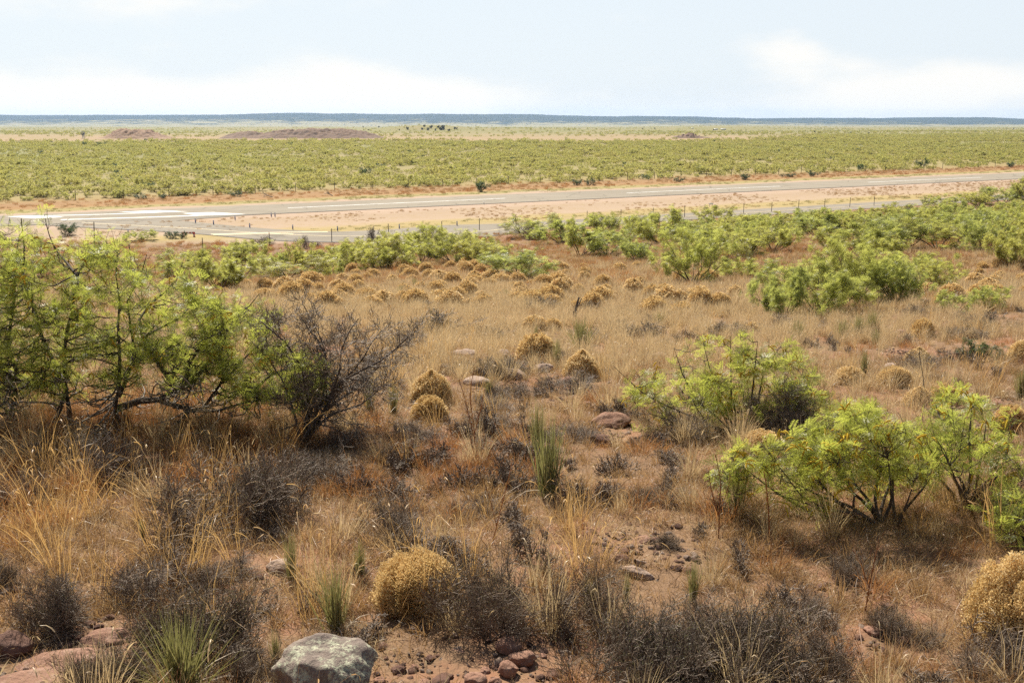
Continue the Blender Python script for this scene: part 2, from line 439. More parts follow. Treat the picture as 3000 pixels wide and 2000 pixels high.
def mesa_mat():
    m, nt, N, L = new_mat('mesa_slope')
    g = nd(nt, 'ShaderNodeNewGeometry'); P = g.outputs['Position']
    sx = nd(nt, 'ShaderNodeSeparateXYZ'); L.new(P, sx.inputs[0])
    a_ = nd(nt, 'ShaderNodeAttribute', attribute_name='tint')
    mp = nd(nt, 'ShaderNodeMapping'); mp.inputs['Scale'].default_value = (.006, .004, .05); L.new(P, mp.inputs[0])
    f = math_(nt, 'ADD', noise(nt, 1.2, 8, .7, mp.outputs[0]), math_(nt, 'MULTIPLY', math_(nt, 'SUBTRACT', a_.outputs['Fac'], .45), .55))
    f = math_(nt, 'ADD', f, math_(nt, 'MULTIPLY', math_(nt, 'SUBTRACT', noise(nt, .0006, 3, .5, P), .5), .5))
    soil = mixc(nt, noise(nt, .01, 5, .6, P), (.34, .27, .16), (.20, .20, .08))
    c = mixc(nt, maprange(nt, f, .36, .52), soil, (.028, .038, .02))
    b = nd(nt, 'ShaderNodeBsdfPrincipled'); b.inputs['Roughness'].default_value = 1; b.inputs['Specular IOR Level'].default_value = 0
    L.new(c, b.inputs['Base Color']); L.new(b.outputs[0], nd(nt, 'ShaderNodeOutputMaterial').inputs[0])
    return m
M['mesa'] = mesa_mat()

# ------------------------------------------------------------------ ground sheet, mesa
def grid_mesh(name, X, Y, Z, mat, tint=None):
    r, c = X.shape
    idx = np.arange(r * c).reshape(r, c)
    Q = np.stack([idx[:-1, :-1], idx[:-1, 1:], idx[1:, 1:], idx[1:, :-1]], -1).reshape(-1, 4)
    return mesh_from(name, np.stack([X, Y, Z], -1).reshape(-1, 3), Q, mat=mat, smooth=True, tint=None if tint is None else tint.ravel())

rows = [-30., -20, -12, -7, -4, -2, 0, 1, 2, 2.6]
y = 3.0
while y < 10300:
    rows.append(y); y += max(.05, .0125 * y)
rows = np.array(rows)
cu = np.linspace(-1, 1, 641)
GX = cu[None, :] * (np.abs(rows)[:, None] * .85 + 7); GY = np.broadcast_to(rows[:, None], GX.shape)
obj('ground', grid_mesh('ground', GX, GY, gz(GX, GY) + np.where(GY < 25, .03 * vnoise(GX / .17, GY / .17, 9) + .015 * vnoise(GX / .08, GY / .08, 10), 0), M['ground']),
    kind='structure')

SKY_X = np.array([-1200, 0, 550, 700, 1000, 1300, 1500, 1600, 1700, 1800, 2000, 2200, 2352, 3600]) * K2
SKY_Y = np.array([265, 264, 263.0, 261.5, 260.5, 264, 266, 267, 271, 271.5, 272, 270.5, 276, 279]) * K2
YT = 9000.0
def mesa_top(x):
    px = 1500 + x / YT * FPX
    yy = np.interp(px, SKY_X, SKY_Y)
    dep = PITCH + np.arctan((yy - 1000) / FPX)
    return -np.tan(dep) * YT + 15 * vnoise(x / 700, x * 0, 150) + 9 * vnoise(x / 180, x * 0, 151)
mx = np.linspace(-8600, 8600, 900)
mt = np.concatenate([np.linspace(0, 1, 40), [1.06, 1.2, 1.45]])
MX, MT = np.meshgrid(mx, mt)
toe = 6500 + 900 * vnoise(MX / 1500, MX * 0, 20) + 300 * vnoise(MX / 400, MX * 0, 21)
MY = toe + (YT - toe) * np.minimum(MT, 1) + np.maximum(MT - 1, 0) * 2500
base = gz(MX, MY) - 3
gul = vnoise(MX / 330, MT * 2.2, 22) + .5 * vnoise(MX / 140, MT * 4, 23)
prof = np.interp(MT, [0, .2, .45, .75, .92, 1, 1.7], [0, .14, .42, .78, .95, 1, .98])
MZ = base + (mesa_top(MX) - base) * np.clip(prof + .10 * gul * np.sin(np.clip(MT, 0, 1) * math.pi), 0, 1.0) + (1.5 * vnoise(MX / 60, MT * 9, 24))
obj('mesa', grid_mesh('mesa', MX, MY, MZ, M['mesa'], np.clip(MT, 0, 1)), kind='structure')

# spoil mounds
def mound(name, cx, cy, w, d, h, seed, mat, label, prof_pts):
    n, k = 150, 50
    u = np.linspace(-1, 1, n); v = np.linspace(-1, 1, k)
    U, V = np.meshgrid(u, v)
    topz = np.interp(U, prof_pts[0], prof_pts[1])
    shape = np.clip(1.25 * (1 - np.abs(V) ** 1.4), 0, 1) * topz
    X = cx + U * w / 2; Y = cy + V * d / 2
    Z = gz(X, Y) - .3 + h * shape + (2.0 * vnoise(X / 4.5, Y / 4.5, seed) + 2.2 * vnoise(X / 1.4, Y / 1.4, seed + 1)) * np.clip(shape * 1.1, 0, .75)
    o = obj(name, grid_mesh(name, X, Y, Z, mat), kind='structure')
    return o
M['mound_tan'] = rock_mat('tan_spoil', (.30, .19, .12), (.22, .13, .09), (.34, .24, .14))
M['mound_dark'] = rock_mat('dark_spoil', (.20, .125, .085), (.135, .09, .068), (.27, .19, .13))
for n_, k_ in (('mound_tan', .25), ('mound_dark', .3)):
    for nn in M[n_].node_tree.nodes:
        if nn.type == 'TEX_NOISE': nn.inputs['Scale'].default_value *= .06
def mx_of(px, Y): return (px - 1500) / FPX * Y
mound('mound', mx_of(425, 690), 690, 62, 40, 5.8, 31, M['mound_tan'], '', ([-1, -.66, -.40, -.27, .24, .42, .68, 1], [0, .14, .78, 1, .96, .55, .14, 0]))
mound('mound', mx_of(905, 700), 700, 112, 46, 6.6, 33, M['mound_dark'], '', ([-1, -.93, -.78, -.62, -.5, -.43, -.28, -.1, .1, .25, .45, .7, .85, 1], [0, .36, .60, .66, .48, .55, .92, .84, .98, .88, .92, .74, .42, 0]))
mound('mound', mx_of(2015, 705), 705, 30, 20, 3.0, 35, M['mound_dark'], '', ([-1, -.4, 0, .3, 1], [0, .8, 1, .5, 0]))

# ------------------------------------------------------------------ runway, taxiway, markings
TD = np.array([.868, .497]); ND = np.array([-.497, .868])
def tn(t, n): return TD * t + ND * n
def sheet(name, pts, z, mat, parent=None, thick=0.0):
    pts = [(p[0], p[1]) for p in pts]
    import bmesh
    bm = bmesh.new()
    f = bm.faces.new([bm.verts.new((p[0], p[1], z)) for p in pts])
    if f.normal.z < 0: f.normal_flip()
    bmesh.ops.triangulate(bm, faces=bm.faces[:])
    me = bpy.data.meshes.new(name); bm.to_mesh(me); bm.free(); me.materials.append(mat)
    return obj(name, me, parent)
Z0 = FLOOR
N0, N1 = 137.0, 152.0
p0 = lambda px, py: on_plane(px, py)[:2]
runway = sheet('runway', [tn(-30, N0), tn(420, N0), tn(420, N1), tn(-30, N1)], Z0 + .05, M['asphalt']); runway['kind'] = 'structure'
e_ = sheet('runway_edge', [tn(8, N0 - .45), tn(420, N0 - .45), tn(420, N0 + .02), tn(8, N0 + .02)], Z0 + .045, M['edge_tar'], runway)
upper = [p0(550, 648.5), p0(620, 656), p0(700, 664), p0(800, 672), p0(900, 677), p0(1000, 679.5), p0(1134, 674), p0(1294, 661), tn(62, 109.3), tn(420, 109.3)]
lower = [tn(420, 101.8), tn(62, 101.8), p0(1437, 692), p0(1300, 702), p0(1134, 710), p0(962, 709.5), p0(850, 706.5), p0(750, 701), p0(600, 687), p0(450, 676.5), p0(300, 669.5), p0(150, 660.5), p0(0, 652.5), tn(-30, 138)]
upper = [tn(-30, 139), tn(10, 139), tn(34, 137.4), tn(38, 136.9)] + [p0(515, 647.5)] + upper
taxi = sheet('taxiway', upper + lower, Z0 + .04, M['asphalt2']); taxi['kind'] = 'structure'
lo = lower[1:-1]
edge2 = []
for q in lo: edge2.append((q[0] + .12, q[1] - .42))
sheet('taxiway_edge', list(lo) + edge2[::-1], Z0 + .034, M['edge_tar'], taxi)

def stripe(name, path, w, z, mat, parent):
    path = [np.array(p[:2]) for p in path]
    L_, R_ = [], []
    for i, p in enumerate(path):
        d = path[min(i + 1, len(path) - 1)] - path[max(i - 1, 0)]; d = d / np.linalg.norm(d)
        nrm = np.array([-d[1], d[0]]) * w / 2
        L_.append(p + nrm); R_.append(p - nrm)
    V = np.array([[*p, z] for p in L_ + R_]); n = len(path)
    Q = [[i + n, i + 1 + n, i + 1, i] for i in range(n - 1)]
    return obj(name, mesh_from(name, V, Q, mat=mat), parent)
ZM = Z0 + .06
t0 = float(np.dot(p0(840, 609.5), TD)); nc = 144.6
for k in range(-0, 7):
    a = t0 + k * 61.0
    stripe('centreline_dash', [tn(a, nc), tn(a + 36.6, nc)], .55, ZM, M['white_paint'], runway)
stripe('painted_bar', [p0(136, 633.3), p0(300, 629.3), p0(452, 624.2)], .85, ZM, M['white_paint'], runway)
stripe('painted_bar', [p0(178, 645), p0(400, 638.7), p0(594, 632)], .95, ZM, M['white_paint'], runway)
for pts in ([(347, 622.4), (465, 617.2), (553, 621), (470, 624), (440, 625.6)],
            [(533, 626.0), (600, 623.4), (625, 623), (722, 628.7), (640, 631.6), (585, 633)],
            [(17, 636), (80, 633), (130, 632.2), (190, 637.2), (140, 640), (105, 641.3)]):
    sheet('painted_arrowhead', [p0(*q) for q in pts], ZM + .004, M['white_paint'], runway)
yl = [p0(240, 653), p0(290, 656.5), p0(400, 662), p0(500, 667), p0(600, 673), p0(700, 680), p0(800, 685.5), p0(880, 690), p0(962, 692.8), p0(1050, 693.3), p0(1134, 692), p0(1290, 685), p0(1437, 677), tn(62, 105.4), tn(420, 105.4)]
stripe('taxiway_centreline', yl, .3, ZM, M['yellow_paint'], taxi)
for a, b, w in (((618, 688), (960, 680.5), .8), ((625, 690.2), (860, 687.3), .5)):
    stripe('holding_line', [p0(*a), p0((a[0] + b[0]) / 2, (a[1] + b[1]) / 2 - 1.2), p0(*b)], w, ZM + .004, M['yellow_paint'], taxi)

# ------------------------------------------------------------------ instanced ground cover (stuff)
def scatter(name, protos, pts, rot, scl, idx, **props):
    """ground cover nobody could count: one object whose points carry copies of small clumps"""
    col = bpy.data.collections.new(name + '_clumps')
    for i, me in enumerate(protos):
        o = bpy.data.objects.new('%s_clump_%02d' % (name, i), me); col.objects.link(o)
    me = bpy.data.meshes.new(name); n = len(pts)
    me.vertices.add(n); me.vertices.foreach_set('co', np.ascontiguousarray(pts, np.float32).ravel())
    a = me.attributes.new('rot', 'FLOAT_VECTOR', 'POINT'); a.data.foreach_set('vector', np.ascontiguousarray(rot, np.float32).ravel())
    a = me.attributes.new('scl', 'FLOAT_VECTOR', 'POINT'); a.data.foreach_set('vector', np.ascontiguousarray(scl, np.float32).ravel())
    a = me.attributes.new('pick', 'INT', 'POINT'); a.data.foreach_set('value', np.ascontiguousarray(idx, np.int32))
    for m in protos[0].materials: me.materials.append(m)
    o = obj(name, me, kind='stuff', **props)
    ng = bpy.data.node_groups.new(name, 'GeometryNodeTree')
    ng.interface.new_socket('Geometry', in_out='INPUT', socket_type='NodeSocketGeometry')
    ng.interface.new_socket('Geometry', in_out='OUTPUT', socket_type='NodeSocketGeometry')
    gi = ng.nodes.new('NodeGroupInput'); go = ng.nodes.new('NodeGroupOutput')
    ci = ng.nodes.new('GeometryNodeCollectionInfo'); ci.inputs[0].default_value = col
    ci.inputs['Separate Children'].default_value = True; ci.inputs['Reset Children'].default_value = True
    ip = ng.nodes.new('GeometryNodeInstanceOnPoints'); ip.inputs['Pick Instance'].default_value = True
    def na(nm, dt):
        q = ng.nodes.new('GeometryNodeInputNamedAttribute'); q.data_type = dt; q.inputs[0].default_value = nm; return q.outputs[0]
    er = ng.nodes.new('FunctionNodeEulerToRotation')
    ng.links.new(na('rot', 'FLOAT_VECTOR'), er.inputs[0])
    ng.links.new(gi.outputs[0], ip.inputs['Points']); ng.links.new(ci.outputs[0], ip.inputs['Instance'])
    ng.links.new(er.outputs[0], ip.inputs['Rotation']); ng.links.new(na('scl', 'FLOAT_VECTOR'), ip.inputs['Scale'])
    ng.links.new(na('pick', 'INT'), ip.inputs['Instance Index'])
    ng.links.new(ip.outputs[0], go.inputs[0])
    md = o.modifiers.new('scatter', 'NODES'); md.node_group = ng
    return o

def tuft(nb, h, spread, w, lean, bend, mat, name, segs=3, heads=0, curl=.05, baser=.05):
    a = R.uniform(0, 2 * math.pi, nb); r = np.sqrt(R.random(nb)) * baser
    base = np.c_[np.cos(a) * r, np.sin(a) * r, np.full(nb, -.02)]
    ln = R.uniform(0, lean, nb); a2 = a + R.normal(0, .7, nb)
    d = np.c_[np.cos(a2) * np.sin(ln), np.sin(a2) * np.sin(ln), np.cos(ln)]
    mb, P = ribbons(base, d, h * R.uniform(.45, 1.05, nb), w * R.uniform(.6, 1.3, nb), bend * R.uniform(.3, 1.6, nb), segs, curl=curl)
    if heads:
        k = R.choice(nb, min(heads, nb), replace=False)
        e = P[k, -1]; d2 = norm(P[k, -1] - P[k, -2] + np.array([0, 0, -.02]))
        ribbons(e, d2, np.full(len(k), h * .15), np.full(len(k), w * 1.5), R.uniform(.5, 2.5, len(k)), 3, mb, tint=R.uniform(.6, 1, len(k)))
    return mb.mesh(name, mat)

def fan_points(y0, y1, dens, margin=1.5, k=.60):
    """uniform random points on the slope, between two distances"""
    w1 = k * y1 + margin
    n = int((y1 - y0) * 2 * w1 * dens)
    x = R.uniform(-w1, w1, n); y = R.uniform(y0, y1, n)
    ok = np.abs(x) < k * y + margin
    return x[ok], y[ok]

# bare places (red soil, bedrock, stony spots), found in the photograph and kept as ground positions
BARE = []
for px, py, wpx in ((1850, 1270, 130), (1660, 1140, 130), (1870, 1050, 110), (1900, 1590, 190), (1990, 1640, 120), (1380, 1960, 260), (1560, 1985, 190), (1230, 1985, 160),
                    (130, 1940, 220), (290, 1870, 120), (60, 1990, 250), (20, 1740, 60), (2900, 1260, 170), (2960, 1340, 130), (2700, 1420, 90), (2560, 1880, 130), (2480, 1720, 90), (830, 1670, 60),
                    (2640, 1030, 60), (1620, 1180, 60), (1500, 1125, 55), (1400, 1140, 40), (1590, 1105, 50), (1795, 1275, 90), (825, 1695, 70), (945, 2045, 190), (1240, 1460, 50), (2930, 1180, 80), (1780, 1600, 80)):
    x, y, z = at(px, py); BARE.append((x, y, wpx * mpp(y, z)))
def bare_keep(x, y, gap=True):
    k = np.ones(len(x))
    for bx, by, r in BARE:
        d = np.hypot((x - bx), (y - by) * .8) / r + .5 * vnoise(x / .5, y / .5, 140)
        k *= sstep(.42, 1.0, d)
    return k * (np.clip(.80 + 1.4 * nz(x, y, .8, 160), .2, 1) if gap else 1)

protos_straw = [tuft(70, R.uniform(.32, .5), 0, .0040, .5, .55, M['straw'], 'straw', heads=6) for _ in range(5)]
protos_brown = [tuft(60, R.uniform(.2, .38), 0, .0042, .8, .8, M['brown'], 'brown', curl=.14) for _ in range(5)]
protos_litter = [tuft(55, R.uniform(.12, .22), 0, .0035, 1.25, .7, M['brown'], 'litter', curl=.25, baser=.12) for _ in range(3)] + \
                [tuft(45, R.uniform(.12, .2), 0, .0035, 1.2, .6, M['straw'], 'litter', curl=.25, baser=.12) for _ in range(2)]
protos_tall = [tuft(22, R.uniform(.55, .85), 0, .0040, .35, .7, M['golden'], 'tall', segs=5, heads=8, curl=.07) for _ in range(4)]
protos_orange = [tuft(90, R.uniform(.25, .36), 0, .0045, .9, .5, M['orange'], 'orange', curl=.22, baser=.1) for _ in range(4)]
# broader clumps for the distance
def wide(nb, h, w, mat, name, lean=.6, rr=.35): return tuft(nb, h, 0, w, lean, .5, mat, name, segs=2, baser=rr, curl=.1)
protos_fars = [wide(130, R.uniform(.28, .45), .010, M['straw'], 'far_straw') for _ in range(5)] + [wide(130, R.uniform(.2, .35), .009, M['brown'], 'far_brown') for _ in range(2)]
protos_faro = [wide(150, R.uniform(.3, .5), .013, M['orange'], 'far_orange') for _ in range(2)] + [wide(130, R.uniform(.3, .45), .012, M['brown'], 'far_brown') for _ in range(2)]
protos_green = [wide(120, R.uniform(.12, .2), .014, M['greenish'], 'far_green', 1.0) for _ in range(3)]

def place(name, protos, bands, keep, srange, **kw):
    xs, ys = [], []
    for y0, y1, dn in bands:
        x, y = fan_points(y0, y1, dn); xs.append(x); ys.append(y)
    x = np.concatenate(xs); y = np.concatenate(ys)
    ok = R.random(len(x)) < keep(x, y); x, y = x[ok], y[ok]; n = len(x)
    s = R.uniform(*srange, n); 
    scl = np.c_[s * R.uniform(.8, 1.2, n), s * R.uniform(.8, 1.2, n), s * R.uniform(.7, 1.25, n)]
    rot = np.c_[R.normal(0, .12, n), R.normal(0, .12, n), R.uniform(0, 6.28, n)]
    return scatter(name, protos, np.c_[x, y, gz(x, y)], rot, scl, R.integers(0, len(protos), n), **kw)

def nz(x, y, s, seed): return vnoise(x / s, y / s, seed) + .5 * vnoise(x * 2.1 / s, y * 2.1 / s, seed + 50)
def gaus(x, y, px, py, wpx):
    gx, gy, g_z = at(px, py); r = wpx * mpp(gy, g_z)
    return np.exp(-((x - gx) ** 2 + ((y - gy) * .7) ** 2) / (r * r))
def straw_keep(x, y):
    f = .26 + 1.2 * nz(x, y, 3.0, 60)
    for a in ((1330, 1080, 170), (1350, 1000, 200), (1900, 960, 400), (1500, 900, 500), (1200, 1150, 120), (2600, 960, 300), (1250, 900, 300)): f = f + .8 * gaus(x, y, *a)
    for a in ((300, 1330, 500), (700, 1500, 300), (1700, 1400, 200)): f = f - .5 * gaus(x, y, *a)
    return np.clip(f, 0.02, 1) * bare_keep(x, y) * np.clip(.8 + 1.3 * nz(x, y, 3.5, 170), .15, 1)
def brown_keep(x, y): return np.clip(.55 + .8 * nz(x, y, 2.2, 61), .05, 1) * bare_keep(x, y) * np.clip(.85 + 1.0 * nz(x, y, 3.5, 170), .25, 1)
def litter_keep(x, y): return np.clip(.65 + .6 * nz(x, y, 1.3, 62), .1, 1) * np.clip(bare_keep(x, y, False) + .07, 0, 1)
def tall_keep(x, y):
    f = .12 + .35 * nz(x, y, 2.5, 63)
    for a in ((350, 1550, 350), (150, 1500, 250), (620, 1620, 200), (1480, 1600, 180), (1120, 1780, 160), (2850, 1500, 200), (1250, 1000, 160), (1700, 1660, 130)): f = f + .7 * gaus(x, y, *a)
    return np.clip(f, .0, 1) * bare_keep(x, y)
def orange_keep(x, y):
    f = .02 + .25 * nz(x, y, 4, 64)
    for a in ((300, 1330, 380), (300, 1260, 300), (650, 1290, 300), (620, 1230, 200), (100, 1380, 250), (1000, 1450, 120), (1800, 1180, 80), (2450, 1290, 100), (1400, 1400, 160)): f = f + .9 * gaus(x, y, *a)
    return np.clip(f, 0, 1) * bare_keep(x, y)

place('straw_grass', protos_straw, [(3.4, 8, 26), (8, 16, 24), (16, 36, 22)], straw_keep, (.7, 1.15), label='pale straw bunch grass covering the slope')
place('brown_grass', protos_brown, [(3.4, 8, 60), (8, 16, 40), (16, 32, 7)], brown_keep, (.6, 1.1), label='brown dried grass between the shrubs')
place('dry_litter', protos_litter, [(3.4, 8, 140), (8, 16, 85), (16, 28, 13)], litter_keep, (.6, 1.1), label='low matted dry stems on the red soil')
place('tall_grass', protos_tall, [(3.4, 8, 13), (8, 16, 9), (16, 24, 3)], tall_keep, (.7, 1.15), label='tall straw coloured grass stalks with seed heads')
place('orange_weeds', protos_orange, [(3.4, 8, 30), (8, 16, 30), (16, 40, 6)], orange_keep, (.6, 1.1), label='rusty orange dried weeds under the shrubs')
def ncoord(x, y): return ND[0] * x + ND[1] * y
def ncs(x, y): return ncoord(x, y) - .62 * np.maximum(-x - 18, 0)
place('slope_grass', protos_fars, [(24, 45, 5), (45, 125, 2.6)], lambda x, y: np.clip(.55 + .6 * nz(x, y, 6, 65), .1, 1) * (ncs(x, y) < 97) * np.where(R.random(len(x)) < 1.25 - sstep(35, 95, y), 1, .35), (.7, 1.25), label='dry grass cover of the lower slope')
place('slope_weeds', protos_faro, [(38, 70, 1.3), (70, 150, 1.8)], lambda x, y: np.clip(.6 + .6 * nz(x, y, 7, 66), .1, 1) * (1 - sstep(97, 101, ncs(x, y))), (.6, 1.1), label='rusty brown weeds at the foot of the slope')
def ncoord(x, y): return ND[0] * x + ND[1] * y
def band(a, b, soft=1.5):
    return lambda x, y: sstep(a - soft, a + soft, ncoord(x, y) + 3 * vnoise(x / 9, y / 9, 70)) * (1 - sstep(b - soft, b + soft, ncoord(x, y) + 3 * vnoise(x / 9, y / 9, 71)))
place('verge_weeds', protos_fars[5:] + protos_faro[:1] + protos_faro[2:], [(90, 420, .55)], lambda x, y: band(162, 178, 3)(x, y) * np.clip(.7 + .8 * nz(x, y, 14, 72), .1, 1), (.6, 1.4), label='orange brown weeds along the far side of the runway')
place('verge_grass', protos_green, [(90, 420, .8)], lambda x, y: (band(155.5, 160)(x, y) + .8 * band(110.5, 115.5)(x, y) * sstep(-26, -15, x)) * np.clip(.6 + 1.0 * nz(x, y, 8, 73), .05, 1), (.7, 1.5), label='thin green grass strips beside the pavement')
place('infield_tufts', protos_fars[5:] + protos_faro[2:], [(100, 330, 1.1)], lambda x, y: band(112, 134, 2)(x, y) * np.clip(.12 + 1.5 * nz(x, y, 12, 74) + .35 * sstep(-10, 40, x), 0, 1), (.35, .8), label='scattered dry tufts on the bare infield')

# ------------------------------------------------------------------ plant kinds
def leaf_template(npair, L, ll, lw, fold=.25):
    """a twice-divided leaf: two pinnae in a V, each with pairs of narrow leaflets"""
    V, Q = [], []
    for s in (-1, 1):
        a = s * .42
        ax = np.array([math.cos(a), math.sin(a), 0]); pe = np.array([-math.sin(a), math.cos(a), 0])
        for i in range(npair):
            t = (.22 + .78 * (i + .5) / npair)
            o = ax * L * t + np.array([0, 0, -.10 * L * t * t])
            for e in (-1, 1):
                d = norm(ax * .45 + pe * e + np.array([0, 0, fold * R.uniform(-.6, 1)]))
                l = ll * (1 - .45 * abs(t - .55)) * R.uniform(.85, 1.15)
                wv = norm(np.cross(d, [0, 0, 1.])) * lw / 2
                k = len(V)
                V += [o, o + d * l * .5 + wv, o + d * l, o + d * l * .5 - wv]
                Q.append([k, k + 1, k + 2, k + 3])
    return np.array(V), np.array(Q)
LEAF_NEAR = leaf_template(9, .095, .026, .0042)
LEAF_MID = leaf_template(4, .13, .05, .014)
LEAF_FAR = leaf_template(2, .20, .12, .05)

def limbs_random(n, w, h, zlow=.1, wob=.12, K=8):
    """limbs that rise from the base and spread into a crown w wide and h high"""
    out = []
    for i in range(n):
        a = i * 2 * math.pi / n + R.normal(0, .35)
        rr = math.sqrt(R.uniform(.12, 1)) * w / 2
        top = h * R.uniform(.62, 1.0) * math.sqrt(max(.2, 1 - .6 * (rr / (w / 2)) ** 2))
        e = np.array([math.cos(a) * rr, math.sin(a) * rr, top])
        m = np.array([e[0] * .45, e[1] * .45, top * R.uniform(.3, .5)]) + R.normal(size=3) * wob * h * .5
        p = resample([[R.normal(0, .03) * w, R.normal(0, .03) * w, -.05], m * .5 + [0, 0, 0], m, (m + e) / 2 + R.normal(size=3) * wob * h * .4, e], K)
        out.append(p)
    return np.stack(out)

def mesquite_parts(tag, L1, r1, nleaf, leaf, lscale=(.8, 1.2), per=(7, 5), l2=(.35, .7), l3=(.15, .38), catkins=0, mat='mesq_leaf', wig=.22, bare=0, sides=6, up=.15, jit=.5, t_low=.22, targets=None):
    R1 = r1[:, None] * np.linspace(1, .13, L1.shape[1])[None, :]
    mb = tubes(L1, R1, sides)
    if targets is not None: P2, R2 = crown_twigs(L1, R1, targets)
    else: P2, R2 = sprout(L1, R1, per[0], (t_low, 1), l2, .9, up, wig, 6, .55)
    tubes(P2, R2, max(3, sides - 2), mb=mb)
    P3, R3 = sprout(P2, R2, per[1], (.15, 1), l3, .9, up * .6, wig, 5, .55)
    R3 = np.maximum(R3, .0016)
    tubes(P3, R3, 3, mb=mb)
    if bare:
        P4, R4 = sprout(P3, R3, bare, (.2, 1), (l3[0] * .4, l3[1] * .5), .8, .05, wig, 4, .6)
        tubes(P4, np.maximum(R4, .0012), 3, mb=mb)
    parts = {'branches': mb.mesh(tag + '_branches', M['bark'])}
    fb = MB()
    n3 = int(nleaf * .7)
    pos, tan = along(P3, n3, .1); p2, t2 = along(P2, nleaf - n3, .5)
    pos = np.concatenate([pos, p2]); tan = np.concatenate([tan, t2])
    d = norm(tan * .5 + R.normal(size=pos.shape) * .75 + [0, 0, .1])
    # brightness differs from twig to twig
    tint = np.clip(.5 + .9 * vnoise(pos[:, 0] / .25 + 7, pos[:, 1] / .25 + pos[:, 2] / .2, 80) + R.normal(0, .18, len(pos)), 0, 1)
    stamp(leaf[0], leaf[1], pos, frames(d, jit=jit), R.uniform(*lscale, len(pos)), fb, tint)
    parts['foliage'] = fb.mesh(tag + '_foliage', M[mat])
    if catkins:
        nc_ = catkins
        pos, tan = along(P3, nc_ // 3, .6)
        pos = np.repeat(pos, 3, 0) + R.normal(size=(len(pos) * 3, 3)) * .015
        d = norm(R.normal(size=pos.shape) * .8 + [0, 0, -.35]); cur = np.stack([pos, pos + d * .03 + [0, 0, .006], pos + d * .055, pos + d * .075 + [0, 0, -.014]], 1)
        o_ = np.argsort(pos[:, 1]); cur = cur[o_]                       # the nearest hundred are parts of their own
        rr_ = np.array([.0035, .0065, .0065, .003])
        for c_ in cur[:100]: parts.setdefault('catkin', []).append(tubes(c_[None], rr_[None], 5).mesh(tag + '_catkin', M['catkin']))
        if len(cur) > 100: parts['catkins'] = tubes(cur[100:], np.broadcast_to(rr_, (len(cur) - 100, 4)), 5).mesh(tag + '_catkins', M['catkin'])
    return parts

def crown_twigs(L1, R1, targets):
    """twigs that leave the nearest limb for points spread through the crown"""
    t = np.linspace(0, L1.shape[1] - 1, 40); k = np.minimum(t.astype(int), L1.shape[1] - 2); f = (t - k)[None, :, None]
    D = (L1[:, k] * (1 - f) + L1[:, k + 1] * f).reshape(-1, 3)
    rr = (R1[:, k] * (1 - f[..., 0]) + R1[:, k + 1] * f[..., 0]).ravel()
    B, r0 = [], []
    for q in targets:
        v = q - D; dd = np.linalg.norm(v, axis=1) + np.maximum(-v[:, 2], 0) * 1.2 + R.uniform(0, .12, len(D))
        j = int(np.argmin(dd)); B.append(D[j]); r0.append(rr[j])
    B = np.array(B); V = targets - B; L_ = np.linalg.norm(V, axis=1, keepdims=True)
    sag = norm(np.cross(V, R.normal(size=V.shape))) * L_ * .16
    u = np.linspace(0, 1, 7)[None, :, None]
    P = B[:, None] + V[:, None] * u + (sag[:, None] - np.array([0, 0, .10]) * L_[:, None]) * np.sin(u * math.pi) + R.normal(size=(len(B), 7, 3)) * .02 * u
    return P, np.clip(np.array(r0) * .55, .0042, .012)[:, None] * np.linspace(1, .4, 7)[None]

def inside(poly, n, base):
    poly = np.array(poly, float); out = []
    lo, hi_ = poly.min(0), poly.max(0)
    while len(out) < n:
        p = R.uniform(lo, hi_); c = False; j = len(poly) - 1
        for i in range(len(poly)):
            if (poly[i, 1] > p[1]) != (poly[j, 1] > p[1]) and p[0] < (poly[j, 0] - poly[i, 0]) * (p[1] - poly[i, 1]) / (poly[j, 1] - poly[i, 1]) + poly[i, 0]: c = not c
            j = i
        if c: out.append(p)
    return np.array(out)

def make(name, parts, label, cat, loc=(0, 0, 0), group=None, rz=0, scale=None):
    t = thing(name, label, cat, loc, group, rz, scale)
    for k, me in parts.items():
        for m_ in (me if isinstance(me, list) else [me]):
            o = obj(k, m_, t)
            if k == 'catkins': o['kind'] = 'stuff'
    return t

